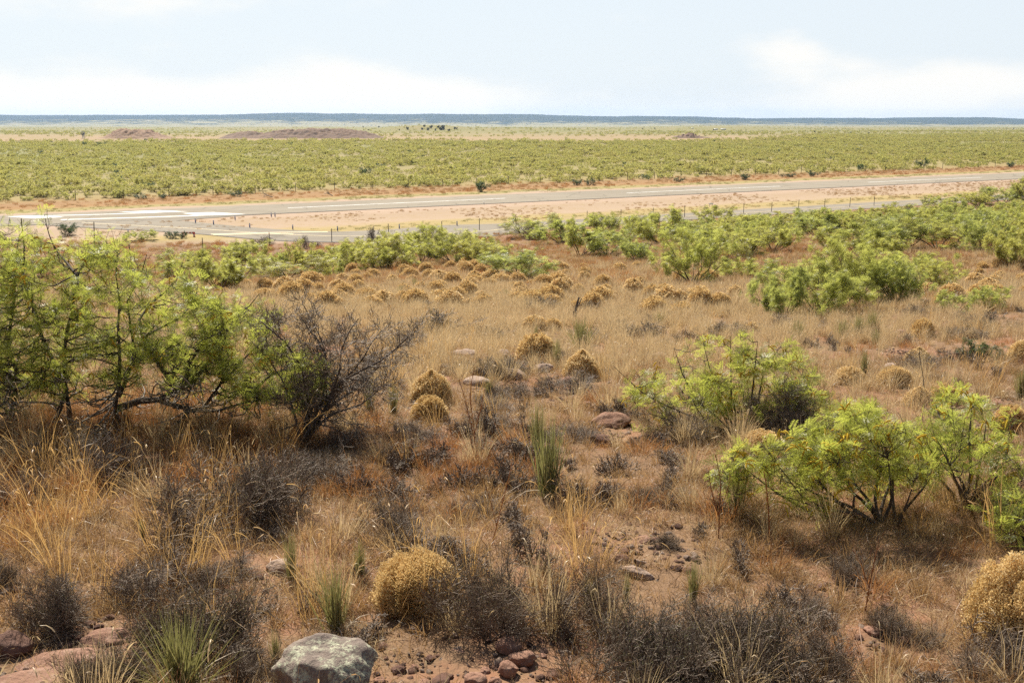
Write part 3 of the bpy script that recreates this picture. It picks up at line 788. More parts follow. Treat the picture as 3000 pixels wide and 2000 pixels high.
# ---- snakeweed
def snakeweed_parts(tag, r, h, nst, nfl, fsize, nq, sq=1.0):
    ph = R.uniform(0, 2 * math.pi, nst); el = np.arcsin(R.uniform(.05, 1, nst))
    D = np.c_[np.cos(ph) * np.cos(el), np.sin(ph) * np.cos(el), np.sin(el)]
    E = D * [r, r, h] * R.uniform(.8, 1.0, nst)[:, None]
    B = np.c_[R.normal(0, r * .12, (nst, 2)), np.zeros(nst)]
    mid = (B + E) * .5 + [0, 0, .1 * h]
    P = np.stack([B, mid, E], 1)
    mb = tubes(P, np.broadcast_to(np.array([.0022, .0016, .001]) * (fsize / .012), (nst, 3)), 3)
    ph = R.uniform(0, 2 * math.pi, nfl); el = np.arcsin(np.clip(R.beta(1.5, 1.1, nfl) + .06, 0, 1))
    D = np.c_[np.cos(ph) * np.cos(el), np.sin(ph) * np.cos(el), np.sin(el)]
    sd_ = R.integers(0, 900); la = .26 if nfl > 6000 else .12; lump = 1 + la * vnoise(D[:, 0] * 1.6 + 5, D[:, 1] * 1.6 + D[:, 2], 90 + sd_) + (la * .9 + .04) * vnoise(D[:, 0] * 4 + 9, D[:, 1] * 4 + D[:, 2] * 3, 91 + sd_)
    P = D * [r, r, h] * (R.uniform(.74, 1.02, nfl) * lump)[:, None] + [0, 0, .02]
    tv, tq = [], []
    for i in range(nq):
        c = R.normal(size=3) * .55; d1 = norm(R.normal(size=3)); d2 = norm(np.cross(d1, R.normal(size=3)))
        k = len(tv); tv += [c - d1 * .5 , c + d2 * .42, c + d1 * .5, c - d2 * .42]; tq.append([k, k + 1, k + 2, k + 3])
    fb = MB()
    tint = np.clip(.45 + .9 * vnoise(D[:, 0] * 5, D[:, 1] * 5 + D[:, 2] * 4, 92) + R.normal(0, .25, nfl), 0, 1)
    stamp(np.array(tv), tq, P, frames(D, jit=1.0), fsize * R.uniform(.7, 1.3, nfl), fb, tint)
    return {'stems': mb.mesh(tag + '_stems', M['flower_stem']), 'flower_heads': fb.mesh(tag + '_flowers', M['flower'])}
SW_NEAR = [snakeweed_parts('snakeweed_near%d' % i, .27, .36, 420, 9000, .0105, 5) for i in range(2)]
SW_MID = [snakeweed_parts('snakeweed_mid%d' % i, .27, .34, 260, 4200, .017, 4) for i in range(3)]
SW_FAR = [snakeweed_parts('snakeweed_far%d' % i, .28, .32, 90, 1300, .030, 3) for i in range(3)]

# ---- yucca
def yucca_parts(tag, nb, h, ndead, lean=.75, w=.0075):
    a = R.uniform(0, 2 * math.pi, nb); ln = np.abs(R.normal(0, lean * .55, nb)).clip(0, 1.25)
    d = np.c_[np.cos(a) * np.sin(ln), np.sin(a) * np.sin(ln), np.cos(ln)]
    base = np.c_[R.normal(0, .03, (nb, 2)), R.uniform(-.02, .05, nb)]
    mb, P = ribbons(base, d, h * R.uniform(.7, 1.05, nb), w * R.uniform(.8, 1.2, nb), R.uniform(.02, .14, nb), 3, tip=.1)
    parts = {'blades': mb.mesh(tag + '_blades', M['yucca'])}
    if ndead:
        a = R.uniform(0, 2 * math.pi, ndead); ln = R.uniform(.9, 1.5, ndead)
        d = np.c_[np.cos(a) * np.sin(ln), np.sin(a) * np.sin(ln), np.cos(ln)]
        base = np.c_[R.normal(0, .03, (ndead, 2)), R.uniform(.0, .06, ndead)]
        mb, P = ribbons(base, d, h * R.uniform(.5, .9, ndead), w * R.uniform(.8, 1.2, ndead), R.uniform(.4, .9, ndead), 4, tip=.1)
        parts['dead_blades'] = mb.mesh(tag + '_dead', M['yucca_dead'])
    return parts
YUC = [yucca_parts('yucca%d' % i, (120, 190, 110, 150)[i], .46, (25, 60, 10, 40)[i], (.6, .8, .45, .7)[i]) for i in range(4)]

# ---- dark twiggy shrubs
def twig_parts(tag, w, h, n1, per, nleaf, l3=(.08, .2), leafs=.012, lmat='twig_leaf', wmin=.0016, nb=6, one=False):
    ba = R.uniform(0, 2 * math.pi, nb); br_ = np.sqrt(R.random(nb)) * w * .30
    bx = np.c_[np.cos(ba) * br_, np.sin(ba) * br_]; bh = R.uniform(.55, 1.1, nb)
    wb = R.integers(0, nb, n1)
    ph = R.uniform(0, 2 * math.pi, n1); el = np.arcsin(R.uniform(.12, 1, n1))
    D = np.c_[np.cos(ph) * np.cos(el), np.sin(ph) * np.cos(el), np.sin(el)]
    ln = R.choice([.5, .75, .95, 1.2], n1, p=[.3, .35, .25, .1]) * R.uniform(.85, 1.1, n1)
    B = np.c_[bx[wb] + R.normal(0, w * .03, (n1, 2)), np.full(n1, -.02)]
    E = np.c_[bx[wb], np.zeros(n1)] + D * np.c_[np.full(n1, w * .30), np.full(n1, w * .30), h * bh[wb]] * ln[:, None]
    K = 6; tt = np.linspace(0, 1, K)[None, :, None]
    P1 = B[:, None] * (1 - tt) + E[:, None] * tt + np.sin(tt * math.pi) * np.array([0, 0, .08 * h]) + np.cumsum(R.normal(size=(n1, K, 3)) * .022 * h, 1) * tt
    R1 = .0055 * math.sqrt(h / .45) * np.linspace(1, .45, K)[None, :] * R.uniform(.5, 1.5, n1)[:, None]
    mb = tubes(P1, R1, 4)
    s = h / .5
    P2, R2 = sprout(P1, R1, per[0], (.25, 1), (.12 * s, .28 * s), .8, .12, .3, 5, .6)
    R2 = np.maximum(R2, wmin); tubes(P2, R2, 3, mb=mb)
    P3, R3 = sprout(P2, R2, per[1], (.15, 1), (l3[0] * s, l3[1] * s), .8, .1, .35, 4, .65)
    R3 = np.maximum(R3, wmin * .8)
    if one: return tubes(P3, R3, 3, mb=mb).mesh(tag, M['twig'])
    tb = tubes(P3, R3, 3)
    parts = {'branches': mb.mesh(tag + '_branches', M['twig']), 'twigs': tb.mesh(tag + '_twigs', M['twig'])}
    if nleaf:
        pos, tan = along(P3, nleaf, .1)
        fb = MB(); tv = np.array([[0, 0, 0], [.5, .22, .05], [1, 0, 0], [.5, -.22, .05]])
        stamp(tv, [[0, 1, 2, 3]], pos, frames(norm(tan + R.normal(size=pos.shape)), jit=1), leafs * R.uniform(.6, 1.4, len(pos)), fb)
        parts['leaves'] = fb.mesh(tag + '_leaves', M[lmat])
    return parts
TW = [twig_parts('brush0', 1.0, .5, 60, (8, 6), 3500, nb=7), twig_parts('brush1', 1.0, .5, 36, (7, 6), 900, nb=5), twig_parts('brush2', 1.1, .42, 64, (8, 6), 6500, nb=8), twig_parts('brush3', 1.0, .45, 44, (8, 6), 2200, nb=6)]
TWF = [twig_parts('brush_far%d' % i, 1.0, .45, 20, (5, 5), 900, leafs=.022, wmin=.003) for i in range(2)]

# ---- mesquites for the middle distance
MID = []
for i in range(6):
    n = (7, 9, 6, 8, 10, 7)[i]; w, h = ((2.6, 1.7), (3.0, 1.5), (2.2, 1.9), (3.4, 1.6), (2.8, 1.4), (2.0, 1.7))[i]
    L1 = limbs_random(n, w, h)
    MID.append((mesquite_parts('mesquite_mid%d' % i, L1, np.full(n, .022), (2300, 2500, 1700, 2800, 2500, 1300)[i], LEAF_MID, (.75, 1.25), (7, 5), (.3, .8), (.2, .5), 0, 'mesq_mid', .25, 0, 5), w, h))
FAR = []
for i in range(5):
    w, h = ((3.0, 1.5), (3.4, 1.3), (2.6, 1.6), (3.8, 1.5), (2.4, 1.2))[i]
    L1 = limbs_random(6, w, h)
    FAR.append((mesquite_parts('mesquite_far%d' % i, L1, np.full(6, .035), 430, LEAF_FAR, (.7, 1.25), (5, 3), (.4, .9), (.25, .5), 0, 'mesq_far', .25, 0, 4), w, h))
DARK = []
for i in range(2):
    L1 = limbs_random(9, 2.2, 1.3)
    DARK.append((mesquite_parts('dark_shrub%d' % i, L1, np.full(9, .025), 1300, LEAF_MID, (.6, 1.0), (8, 5), (.25, .5), (.12, .3), 0, 'dark_leaf', .25, 0, 4), 2.2, 1.3))

LOWTW = [twig_parts('low_twigs', .38, .17, 16, (5, 4), 0, wmin=.0022, nb=4, one=True) for _ in range(4)]
def twig_keep(x, y): return np.clip(.10 + 1.0 * nz(x, y, 1.8, 120) - 1.1 * nz(x, y, 3.5, 170), 0, 1) * np.clip(bare_keep(x, y) + .04, 0, 1)
place('low_twigs', LOWTW, [(3.4, 8, 14), (8, 16, 10), (16, 40, 2.6)], twig_keep, (.6, 1.3), label='low grey dead twigs littering the slope')
USED = {}
def put(kind, name, parts_list, i, label, cat, loc, rz, scale, group):
    """the first of a kind is built, every other one is a copy of it with copies of its parts"""
    key = (kind, i)
    if key not in USED:
        USED[key] = make(name, parts_list[i], label, cat, loc, group, rz, scale); return USED[key]
    return clone(USED[key], label, loc, rz, scale, group)

# ------------------------------------------------------------------ the big mesquite beside the camera, limb by limb
def limb(pts, Y0, K=9, amp=.35, sd=0):
    q = []
    ph = R.uniform(0, 6.28); dr = R.uniform(-1, 1)
    for k, (px, py) in enumerate(pts):
        q.append((px, py, Y0 + dr * amp * k / (len(pts) - 1) + .12 * math.sin(ph + k * 1.3)))
    return resample([at_depth(*v) for v in q], K)
YB = 10.0
BIG = [((5, 1330), (22, 1230), (55, 1130), (45, 1060), (15, 1000), (45, 900), (40, 790), (55, 700)),
       ((170, 1320), (165, 1230), (195, 1140), (150, 1050), (112, 960), (95, 880), (60, 800), (75, 700), (62, 640)),
       ((195, 1300), (205, 1190), (182, 1080), (190, 1000), (205, 930), (217, 870), (222, 805), (265, 770), (285, 705), (275, 650)),
       ((222, 805), (200, 775), (165, 735), (140, 680), (130, 628)),
       ((340, 1310), (332, 1215), (345, 1150), (352, 1090), (350, 1010), (345, 940), (352, 860), (335, 790), (345, 745)),
       ((335, 1200), (400, 1175), (465, 1172), (520, 1140), (548, 1135), (600, 1080), (640, 1010), (655, 950), (640, 880)),
       ((350, 1160), (385, 1075), (392, 1000), (378, 930), (372, 870), (400, 830), (420, 790), (430, 745)),
       ((510, 1130), (462, 1065), (418, 990), (405, 940), (440, 890), (490, 850), (525, 810), (535, 770)),
       ((545, 1135), (550, 1070), (590, 1010), (640, 960), (690, 925), (740, 890), (760, 860)),
       ((470, 1175), (560, 1200), (640, 1205), (690, 1185), (755, 1172), (800, 1165)),
       ((752, 1172), (752, 1130), (800, 1095), (850, 1080), (905, 1095), (955, 1112)),
       ((600, 1190), (640, 1130), (690, 1080), (735, 1030), (785, 985), (820, 960)),
       ((60, 1120), (-60, 1050), (-150, 950), (-170, 820), (-150, 700)),
       ((100, 960), (30, 940), (-40, 860), (-60, 760), (-30, 690)),
       ((418, 990), (470, 960), (530, 930), (570, 880), (580, 835))]
root = at(230, 1290)
BR = np.array([.05, .042, .042, .022, .038, .058, .03, .034, .03, .04, .022, .026, .035, .024, .022])
LB = np.stack([limb(b, YB) for b in BIG]) - np.array(root)
BIGPOLY = [(-170, 700), (40, 660), (90, 665), (130, 635), (190, 710), (255, 660), (300, 690), (345, 755), (430, 750), (480, 800), (560, 815), (600, 880), (680, 875), (760, 880), (820, 950), (880, 1040), (985, 1095), (960, 1160), (850, 1175),
           (700, 1165), (560, 1110), (440, 1130), (300, 1120), (150, 1140), (0, 1160), (-150, 1120)]
def crown_points(poly, n, Y0, dep, org):
    q = inside(poly, n, None)
    return np.array([at_depth(a, b, Y0 + R.uniform(-dep, dep)) for a, b in q]) - np.array(org)
BT = np.concatenate([crown_points(BIGPOLY, 420, YB, .8, root), crown_points([(480, 820), (600, 880), (700, 880), (790, 930), (850, 1040), (950, 1095), (930, 1150), (700, 1170), (520, 1120)], 50, YB, .7, root)])
big_parts = mesquite_parts('big_mesquite', LB, BR * .72, 10200, LEAF_NEAR, (.7, 1.15), (17, 6), (.22, .62), (.1, .34), 600, 'mesq_leaf', .24, 1, 7, .06, .6, .12, BT)
# leafless tangle low in the same shrub
BT2 = crown_points([(-100, 1130), (200, 1100), (420, 1120), (560, 1090), (700, 1120), (900, 1110), (860, 1200), (700, 1260), (450, 1290), (250, 1290), (0, 1290), (-100, 1250)], 150, YB - .1, .8, root)
Rb = (BR * .72)[:, None] * np.linspace(1, .13, LB.shape[1])[None]
Pb, Rb2 = crown_twigs(LB, Rb, BT2); mbb = tubes(Pb, Rb2, 4); Pb3, Rb3 = sprout(Pb, Rb2, 5, (.2, 1), (.1, .3), .8, .02, .3, 5, .55); tubes(Pb3, np.maximum(Rb3, .0016), 3, mb=mbb)
big_parts['bare_twigs'] = mbb.mesh('big_mesquite_bare_twigs', M['twig'])
make('mesquite_shrub', big_parts, 'tallest mesquite, with twisting black trunks, yellow catkins and feathery bright green leaves', 'shrub', root, 'mesquite shrubs on the near slope')

def near_mesquite(base, w_px, h_px, label, n, nleaf, cat_, tops=None, bare=1, poly=None):
    x, y, z = at(*base); s = mpp(y, z)
    w, h = w_px * s, h_px * s
    L1 = limbs_random(n, w, h, wob=.16, K=9)
    if tops is not None:
        for i, (tx, ty, dy) in enumerate(tops):
            e = at_depth(tx, ty, y + dy) - np.array([x, y, z])
            m = e * np.array([.5, .5, .32]) + R.normal(size=3) * .06
            L1[i % n] = resample([[R.normal(0, .03), R.normal(0, .03), -.05], m * .5 + R.normal(size=3) * .03, m, (m + e) * .5 + R.normal(size=3) * .05, e], 9)
    tg = None if poly is None else crown_points(poly, int(nleaf / 16), y + .15, .45, (x, y, z))
    if poly is not None: tg = np.concatenate([tg, crown_points([(a, b + .22 * h_px) for a, b in poly], int(nleaf / 60), y, .4, (x, y, z))])
    p = mesquite_parts('near_mesquite_%d' % len(bpy.data.meshes), L1, np.full(n, .010 + .006 * h), int(nleaf * .95), LEAF_NEAR, (.8, 1.3), (9, 5), (.18, .42), (.08, .22), cat_, 'mesq_leaf', .2, bare, 6, .10, .6, .3, tg)
    return make('mesquite_shrub', p, label, 'shrub', (x, y, z), 'mesquite shrubs on the near slope')
near_mesquite((2150, 1270), 620, 300, 'spreading mesquite with leafless dark limbs poking out beside the stony red clearing', 14, 1900, 260,
              [(1800, 1075, -.1), (1890, 1130, .2), (1975, 1020, .1), (2060, 1000, .3), (2140, 985, .2), (2220, 1000, -.2), (2290, 1010, .1), (2360, 1100, .2), (2410, 1160, 0), (1900, 1210, -.2), (2030, 1180, -.4), (2300, 1200, -.3), (2180, 1080, .5), (2100, 1120, .1)], poly=[(1820, 1150), (1900, 1090), (2000, 1040), (2060, 1000), (2140, 985), (2250, 995), (2330, 1020), (2400, 1100), (2440, 1160), (2420, 1220), (2330, 1250), (2200, 1220), (2050, 1200), (1930, 1220), (1820, 1200)])
near_mesquite((2590, 1530), 640, 360, 'low broad mesquite full of yellow catkins, on a forked stem above dry grass', 14, 1900, 330,
              [(2140, 1335, .1), (2230, 1300, -.1), (2330, 1280, .3), (2420, 1195, .5), (2480, 1170, .3), (2560, 1200, .2), (2620, 1220, .6), (2700, 1240, .3), (2760, 1330, .2), (2300, 1390, -.4), (2450, 1350, -.3), (2600, 1330, -.2), (2250, 1440, -.1), (2680, 1400, -.3)], poly=[(2110, 1350), (2200, 1310), (2300, 1300), (2380, 1240), (2450, 1195), (2540, 1185), (2640, 1225), (2720, 1270), (2760, 1330), (2740, 1390), (2640, 1390), (2500, 1410), (2330, 1395), (2200, 1420), (2110, 1400)])
near_mesquite((2835, 1490), 330, 340, 'upright thin mesquite with a single kinked stem, by the red stones', 9, 750, 130,
              [(2740, 1180, .3), (2800, 1140, .4), (2850, 1150, .2), (2890, 1230, .1), (2960, 1270, .3), (2720, 1320, .1), (2780, 1360, -.3), (2900, 1330, 0), (2980, 1210, .4)], poly=[(2700, 1200), (2780, 1155), (2880, 1155), (2930, 1210), (2990, 1270), (2990, 1350), (2920, 1370), (2860, 1320), (2800, 1390), (2700, 1390), (2690, 1300)])
near_mesquite((3010, 1600), 150, 130, 'small mesquite sprig with catkins cut off by the picture edge', 6, 330, 60)

# the bare dark shrub next to the big mesquite
x, y, z = at(905, 1300); s = mpp(y, z)
Lb = []
for pts in (((880, 1300), (930, 1210), (985, 1150), (1040, 1110), (1080, 1060), (1110, 1030)), ((890, 1300), (930, 1180), (1000, 1080), (1060, 1040), (1130, 1000), (1165, 960), (1195, 925)),
            ((885, 1300), (920, 1150), (960, 1050), (950, 960), (905, 900), (880, 850)), ((890, 1290), (905, 1150), (885, 1040), (850, 960), (800, 905), (765, 870)),
            ((900, 1290), (970, 1140), (1000, 1020), (1000, 930), (1040, 890), (1050, 860)), ((895, 1290), (960, 1200), (1060, 1160), (1110, 1110), (1140, 1085)),
            ((880, 1290), (860, 1180), (830, 1080), (790, 1010), (770, 960)), ((895, 1290), (950, 1130), (960, 1000), (930, 900), (900, 840), (890, 815)),
            ((900, 1290), (980, 1110), (1060, 1010), (1090, 940), (1120, 900))):
    Lb.append(limb([(a, b + 75 * (1300 - b) / 450) for a, b in pts], y, 9, .6) - np.array([x, y, z]))
Lb = np.stack(Lb); r_ = np.array([.02, .02, .016, .02, .015, .014, .014, .014, .014])
RR = r_[:, None] * np.linspace(1, .3, 9)[None]
mb = tubes(Lb, RR, 6)
P2, R2 = sprout(Lb, RR, 20, (.12, 1), (.2, .5), .9, .05, .26, 6, .5); tb = tubes(P2, R2, 4)
P3, R3 = sprout(P2, R2, 8, (.1, 1), (.1, .3), .75, .10, .3, 5, .6); R3 = np.maximum(R3, .0022)
P4, R4 = sprout(P3, R3, 4, (.2, 1), (.05, .14), .7, .1, .3, 4, .7); R4 = np.maximum(R4, .0016)
tubes(P3, R3, 3, mb=tb); tubes(P4, R4, 3, mb=tb)
pos, tan = along(P4, 2600, .3); fb = MB()
stamp(np.array([[0, 0, 0], [.5, .22, .05], [1, 0, 0], [.5, -.22, .05]]), [[0, 1, 2, 3]], pos, frames(norm(tan + R.normal(size=pos.shape)), jit=1), .016 * R.uniform(.6, 1.4, len(pos)), fb)
make('dead_shrub', {'branches': mb.mesh('dead_shrub_branches', M['bark']), 'twigs': tb.mesh('dead_shrub_twigs', M['twig']), 'leaves': fb.mesh('dead_shrub_leaves', M['twig_leaf'])},
     'tall dark nearly leafless shrub with a tangle of bare curving branches', 'dead shrub', (x, y, z), 'dark dry brush')

# ------------------------------------------------------------------ middle-distance mesquites
MIDS = []      # (base px, base py, width px, height px, kind, label)
def m2(x, y, w, h, k, lab=None): MIDS.append((x * K2, y * K2, w * K2, h * K2, k, lab))
m2(505, 672, 150, 100, 3, 'ragged olive mesquite just beyond the tall black-trunked one')
m2(575, 606, 75, 72, 2, 'rounded yellow-green mesquite in front of the first fence posts')
m2(545, 600, 90, 45, 4, 'low olive mesquite touching the rounded yellow one by the fence')
m2(660, 645, 130, 66, 5, 'yellow-tinted mesquite standing alone in brown weeds')
m2(735, 622, 100, 62, 0, 'mesquite in the green row below the taxiway, nearest the yellow hold marking')
m2(800, 622, 120, 68, 3, 'bright mesquite in the row under the taxiway, by the second dead spray')
m2(870, 620, 130, 80, 1, 'broad mesquite in the middle of the row under the taxiway')
m2(925, 580, 80, 60, 2, 'tall pale mesquite that pokes over the taxiway edge')
m2(970, 605, 120, 84, 3)
m2(1040, 606, 130, 84, 1, 'wide mesquite closing the green row before the gap of orange weeds')
m2(1100, 612, 110, 70, 4)
m2(1192, 645, 128, 88, 5, 'isolated leafy mesquite standing lowest among the golden domes')
m2(1150, 618, 90, 50, 0)
m2(1225, 545, 95, 62, 5, 'yellow-green mesquite rising at the near side of the taxiway after the gap')
m2(1290, 560, 100, 66, 0)
m2(1335, 590, 130, 85, 3, 'mesquite with a visible dark fork, in the thicket in front of the taxiway')
m2(1395, 588, 110, 84, 2)
m2(1390, 535, 90, 48, 4)
m2(1470, 545, 100, 52, 1)
m2(1520, 562, 150, 84, 3, 'dense pale bluish-green mesquite, the roundest by the taxiway')
m2(1460, 602, 100, 46, 4)
m2(1590, 652, 165, 105, 1, 'big bright mesquite with black forked stems left of the largest thicket')
m2(1690, 640, 90, 50, 0)
m2(1642, 516, 84, 56, 2, 'dark upright mesquite against the infield, by the small white board')
m2(1720, 590, 150, 70, 4); m2(1650, 575, 120, 60, 3); m2(1590, 560, 100, 55, 0)
m2(1800, 735, 150, 105, 3, 'near end of the largest green thicket in the tan grass'); m2(1880, 725, 180, 125, 0, 'tallest crown of the largest green thicket'); m2(1960, 700, 170, 118, 1, 'middle crown of the largest green thicket')
m2(2060, 702, 130, 92, 4, 'bright low crown at the far end of the largest green thicket'); m2(1830, 680, 130, 80, 5); m2(2020, 655, 180, 80, 3); m2(1930, 655, 150, 75, 1)
m2(2150, 668, 110, 84, 2, 'dark-stemmed mesquite leaning out at the end of the largest thicket'); m2(2095, 640, 120, 62, 0)
m2(1905, 578, 75, 66, 5, 'thin mesquite over a fan of bare black limbs'); m2(1965, 582, 130, 84, 0); m2(2030, 590, 90, 50, 4)
m2(2195, 720, 70, 56, 5, 'small sparse pale mesquite in straw grass'); m2(2270, 712, 80, 60, 5, 'wispy pale mesquite beside the small sparse one')
m2(2325, 612, 130, 84, 3, 'dark-green full mesquite at the frame edge among golden domes'); m2(2250, 575, 110, 82, 1)
m2(2160, 482, 80, 44, 2, 'round green mesquite hiding the taxiway, upper one'); m2(2300, 470, 90, 54, 0); m2(2345, 472, 80, 60, 3); m2(2245, 476, 70, 36, 4)
m2(325, 552, 60, 30, 2, 'small dark-green bush by the taxiway edge and blue marker')
m2(60, 640, 110, 60, 3); m2(420, 640, 90, 60, 0)
# the dense right-hand slope, filled in
MIDS[:] = [(a, b, c * 1.18, d * 1.0, e, f) if a < 1560 else (a, b, c * 1.1, d * (1.2 if b > 760 else 1), e, f) for a, b, c, d, e, f in MIDS]
for q in ((620, 636, 90, 62, 4), (690, 628, 90, 72, 1), (835, 603, 110, 72, 2), (905, 617, 110, 80, 0), (1000, 580, 100, 58, 3), (1070, 590, 110, 62, 5), (1135, 604, 90, 62, 2), (480, 646, 100, 66, 1), (420, 610, 80, 46, 5), (770, 640, 80, 46, 3)):
    m2(*q)
tries = 0
pts_used = [(a, b) for a, b, *_ in MIDS]
auto = 0
while auto < 74 and tries < 4000:
    tries += 1
    px = R.uniform(1580, 2420); py = R.uniform(470, 600)
    if py < 478 + max(0, (2352 - px)) * .032 + 12: continue
    if 2080 < px < 2330 and py > 575: continue
    if 1780 < px < 1940 and 545 < py < 600: continue
    sc = .6 + (py - 470) / 130
    if min(((px * K2 - a) / (46 * sc)) ** 2 + ((py * K2 - b) / (17 * sc)) ** 2 for a, b in pts_used) < 1: continue
    pts_used.append((px * K2, py * K2)); auto += 1
    w = R.uniform(62, 110) * sc
    m2(px, py, w, min(w * R.uniform(.48, .66), max(15, py - (486 - (px - 1820) * .07))), int(R.integers(0, 6)))
side = 0
for k in range(16):       # a few more where the slope runs out of the frame
    px = R.uniform(2420, 2800); py = R.uniform(480, 720); m2(px, py, R.uniform(90, 150), R.uniform(60, 90), int(R.integers(0, 6)))
MP = [m[0] for m in MID]
G_MID = 'mesquite shrubs on the near slope'
hang = ['among the thick scrub between the taxiway fence and the tan grass', 'in the green thicket along the fence']
for n_, (px, py, w, h, k, lab) in enumerate(MIDS):
    if px > 3000 * 1.08: continue
    x, y, z = at(px, py); s = mpp(y, z)
    ws = w * s / MID[k][1] * 1.12; hs = h * s / MID[k][2] * .98
    lab = lab or 'one of the crowded mesquites on the slope below the taxiway fence, green turning yellow'
    put('mid', 'mesquite_shrub', MP, k, lab, 'shrub', (x, y, z - .03), R.uniform(0, 6.28), (ws, ws * R.uniform(.85, 1.15), hs), G_MID)

# dark evergreen bushes beyond the runway and by the taxiway
for n_, (px, py, w, h, lab) in enumerate(((1410, 562, 62, 34, 'largest dark bush beyond the runway, standing alone in the brown verge'), (410, 583, 46, 16, 'dark green bush beyond the runway, above the painted arrowheads'), (478, 582, 36, 15, 'smaller dark bush next to the one above the arrowheads'),
        (690, 576, 46, 17, 'low dark bush half sunk in the verge weeds'), (1690, 543, 40, 20, 'grey-green bush of the pair beyond the second dash'), (1728, 543, 36, 22, 'greener bush of the pair beyond the second dash'),
        (2182, 527, 44, 20, 'dark bush on the far verge above the third dash'), (2382, 517, 44, 16, 'flat dark bush on the far verge, past the third dash'), (2310, 519, 50, 12, 'wide flat bush between two darker ones on the far verge'), (2700, 492, 46, 27, 'tall green bush by the far fence above the runway'),
        (2960, 490, 34, 16, 'little green bush on the verge where the runway leaves the picture'), (1990, 533, 40, 14, 'low bush on the verge before the third dash'),
        (200, 690, 80, 40, 'dark round bush on the red dirt behind the tall mesquite tips'), (1745, 668, 60, 22, 'dark low bush in front of the taxiway edge'), (505, 698, 60, 24, 'grey-green bush beside the striped barricade'), (535, 698, 36, 20, 'small grey bush leaning on the striped barricade'), (2870, 1060, 130, 75, 'dark grey-green bush in the tan grass among yuccas'))):
    x, y, z = at(px, py); s = mpp(y, z); k = n_ % 2
    put('dark', 'evergreen_bush', [d[0] for d in DARK], k, lab, 'bush', (x, y, z - .02), R.uniform(0, 6.28), (w * s / 2.2 * 1.1, w * s / 2.2, h * s / 1.3 * 1.1), 'dark green bushes')

# scrub beyond the runway: the nearest as shrubs of their own, the rest as one mass
xs, ys = [], []
for y0, y1, dn in ((110, 260, .11), (260, 480, .11), (480, 960, .10)):
    x, y = fan_points(y0, y1, dn, 12, .58); xs.append(x); ys.append(y)
x = np.concatenate(xs); y = np.concatenate(ys)
keep = (ncoord(x, y) > 176 + 5 * vnoise(x / 20, y / 20, 100)) & (R.random(len(x)) < np.clip(.84 + .8 * nz(x, y, 30, 101) + .7 * vnoise(x / 140, y / 60, 130) + .9 * vnoise(x / 130, y / 24, 131), .05, 1)) & (R.random(len(x)) < 1 - sstep(540, 660, y + 50 * vnoise(x / 60, y / 60, 102) - 260 * sstep(90, 300, x)))
x, y = x[keep], y[keep]; z = gz(x, y)
d = np.hypot(x, y); order = np.argsort(d)
NFAR = 150
near_i, rest = order[:NFAR], order[NFAR:]
FPs = [f[0] for f in FAR]
for i in near_i:
    s = R.uniform(.6, 1.15)
    put('far', 'mesquite_shrub', FPs, int(R.integers(0, 5)), 'one of the small mesquites in the green belt behind the far runway fence', 'shrub', (x[i], y[i], z[i] - .03), R.uniform(0, 6.28),
        (s, s, s * R.uniform(.8, 1.2)), 'mesquite belt beyond the runway')
# beyond the belt: thinner cover out to the foot of the mesa
x2, y2 = [], []
for y0, y1, dn in ((760, 1400, .006), (1400, 3200, .0012)):
    a, b = fan_points(y0, y1, dn, 20, .56); x2.append(a); y2.append(b)
x2 = np.concatenate(x2); y2 = np.concatenate(y2)
kp = R.random(len(x2)) < np.clip(.5 + 1.2 * vnoise(x2 / 220, y2 / 90, 103) + .25 * sstep(0, 400, x2), .03, 1); x2, y2 = x2[kp], y2[kp]
def merged(parts, nm):
    V, Q, T_, n = [], [], [], 0
    return parts['foliage']
X = np.r_[x[rest], x2]; Y = np.r_[y[rest], y2]; n = len(X)
s = np.r_[np.clip(R.lognormal(-.33, .34, len(rest)), .3, 1.6), R.uniform(.7, 1.5, len(x2))]
pk = np.where(R.random(n) < .02, 5, R.integers(0, 5, n))
scatter('mesquite_scrub', [f[0]['foliage'] for f in FAR] + [DARK[0][0]['foliage']], np.c_[X, Y, gz(X, Y) - .05], np.c_[np.zeros(n), np.zeros(n), R.uniform(0, 6.28, n)], np.c_[s, s, s * R.uniform(.65, 1.2, n)], pk,
        label='pale green mesquite scrub stretching across the plain')
print('far scrub', n)

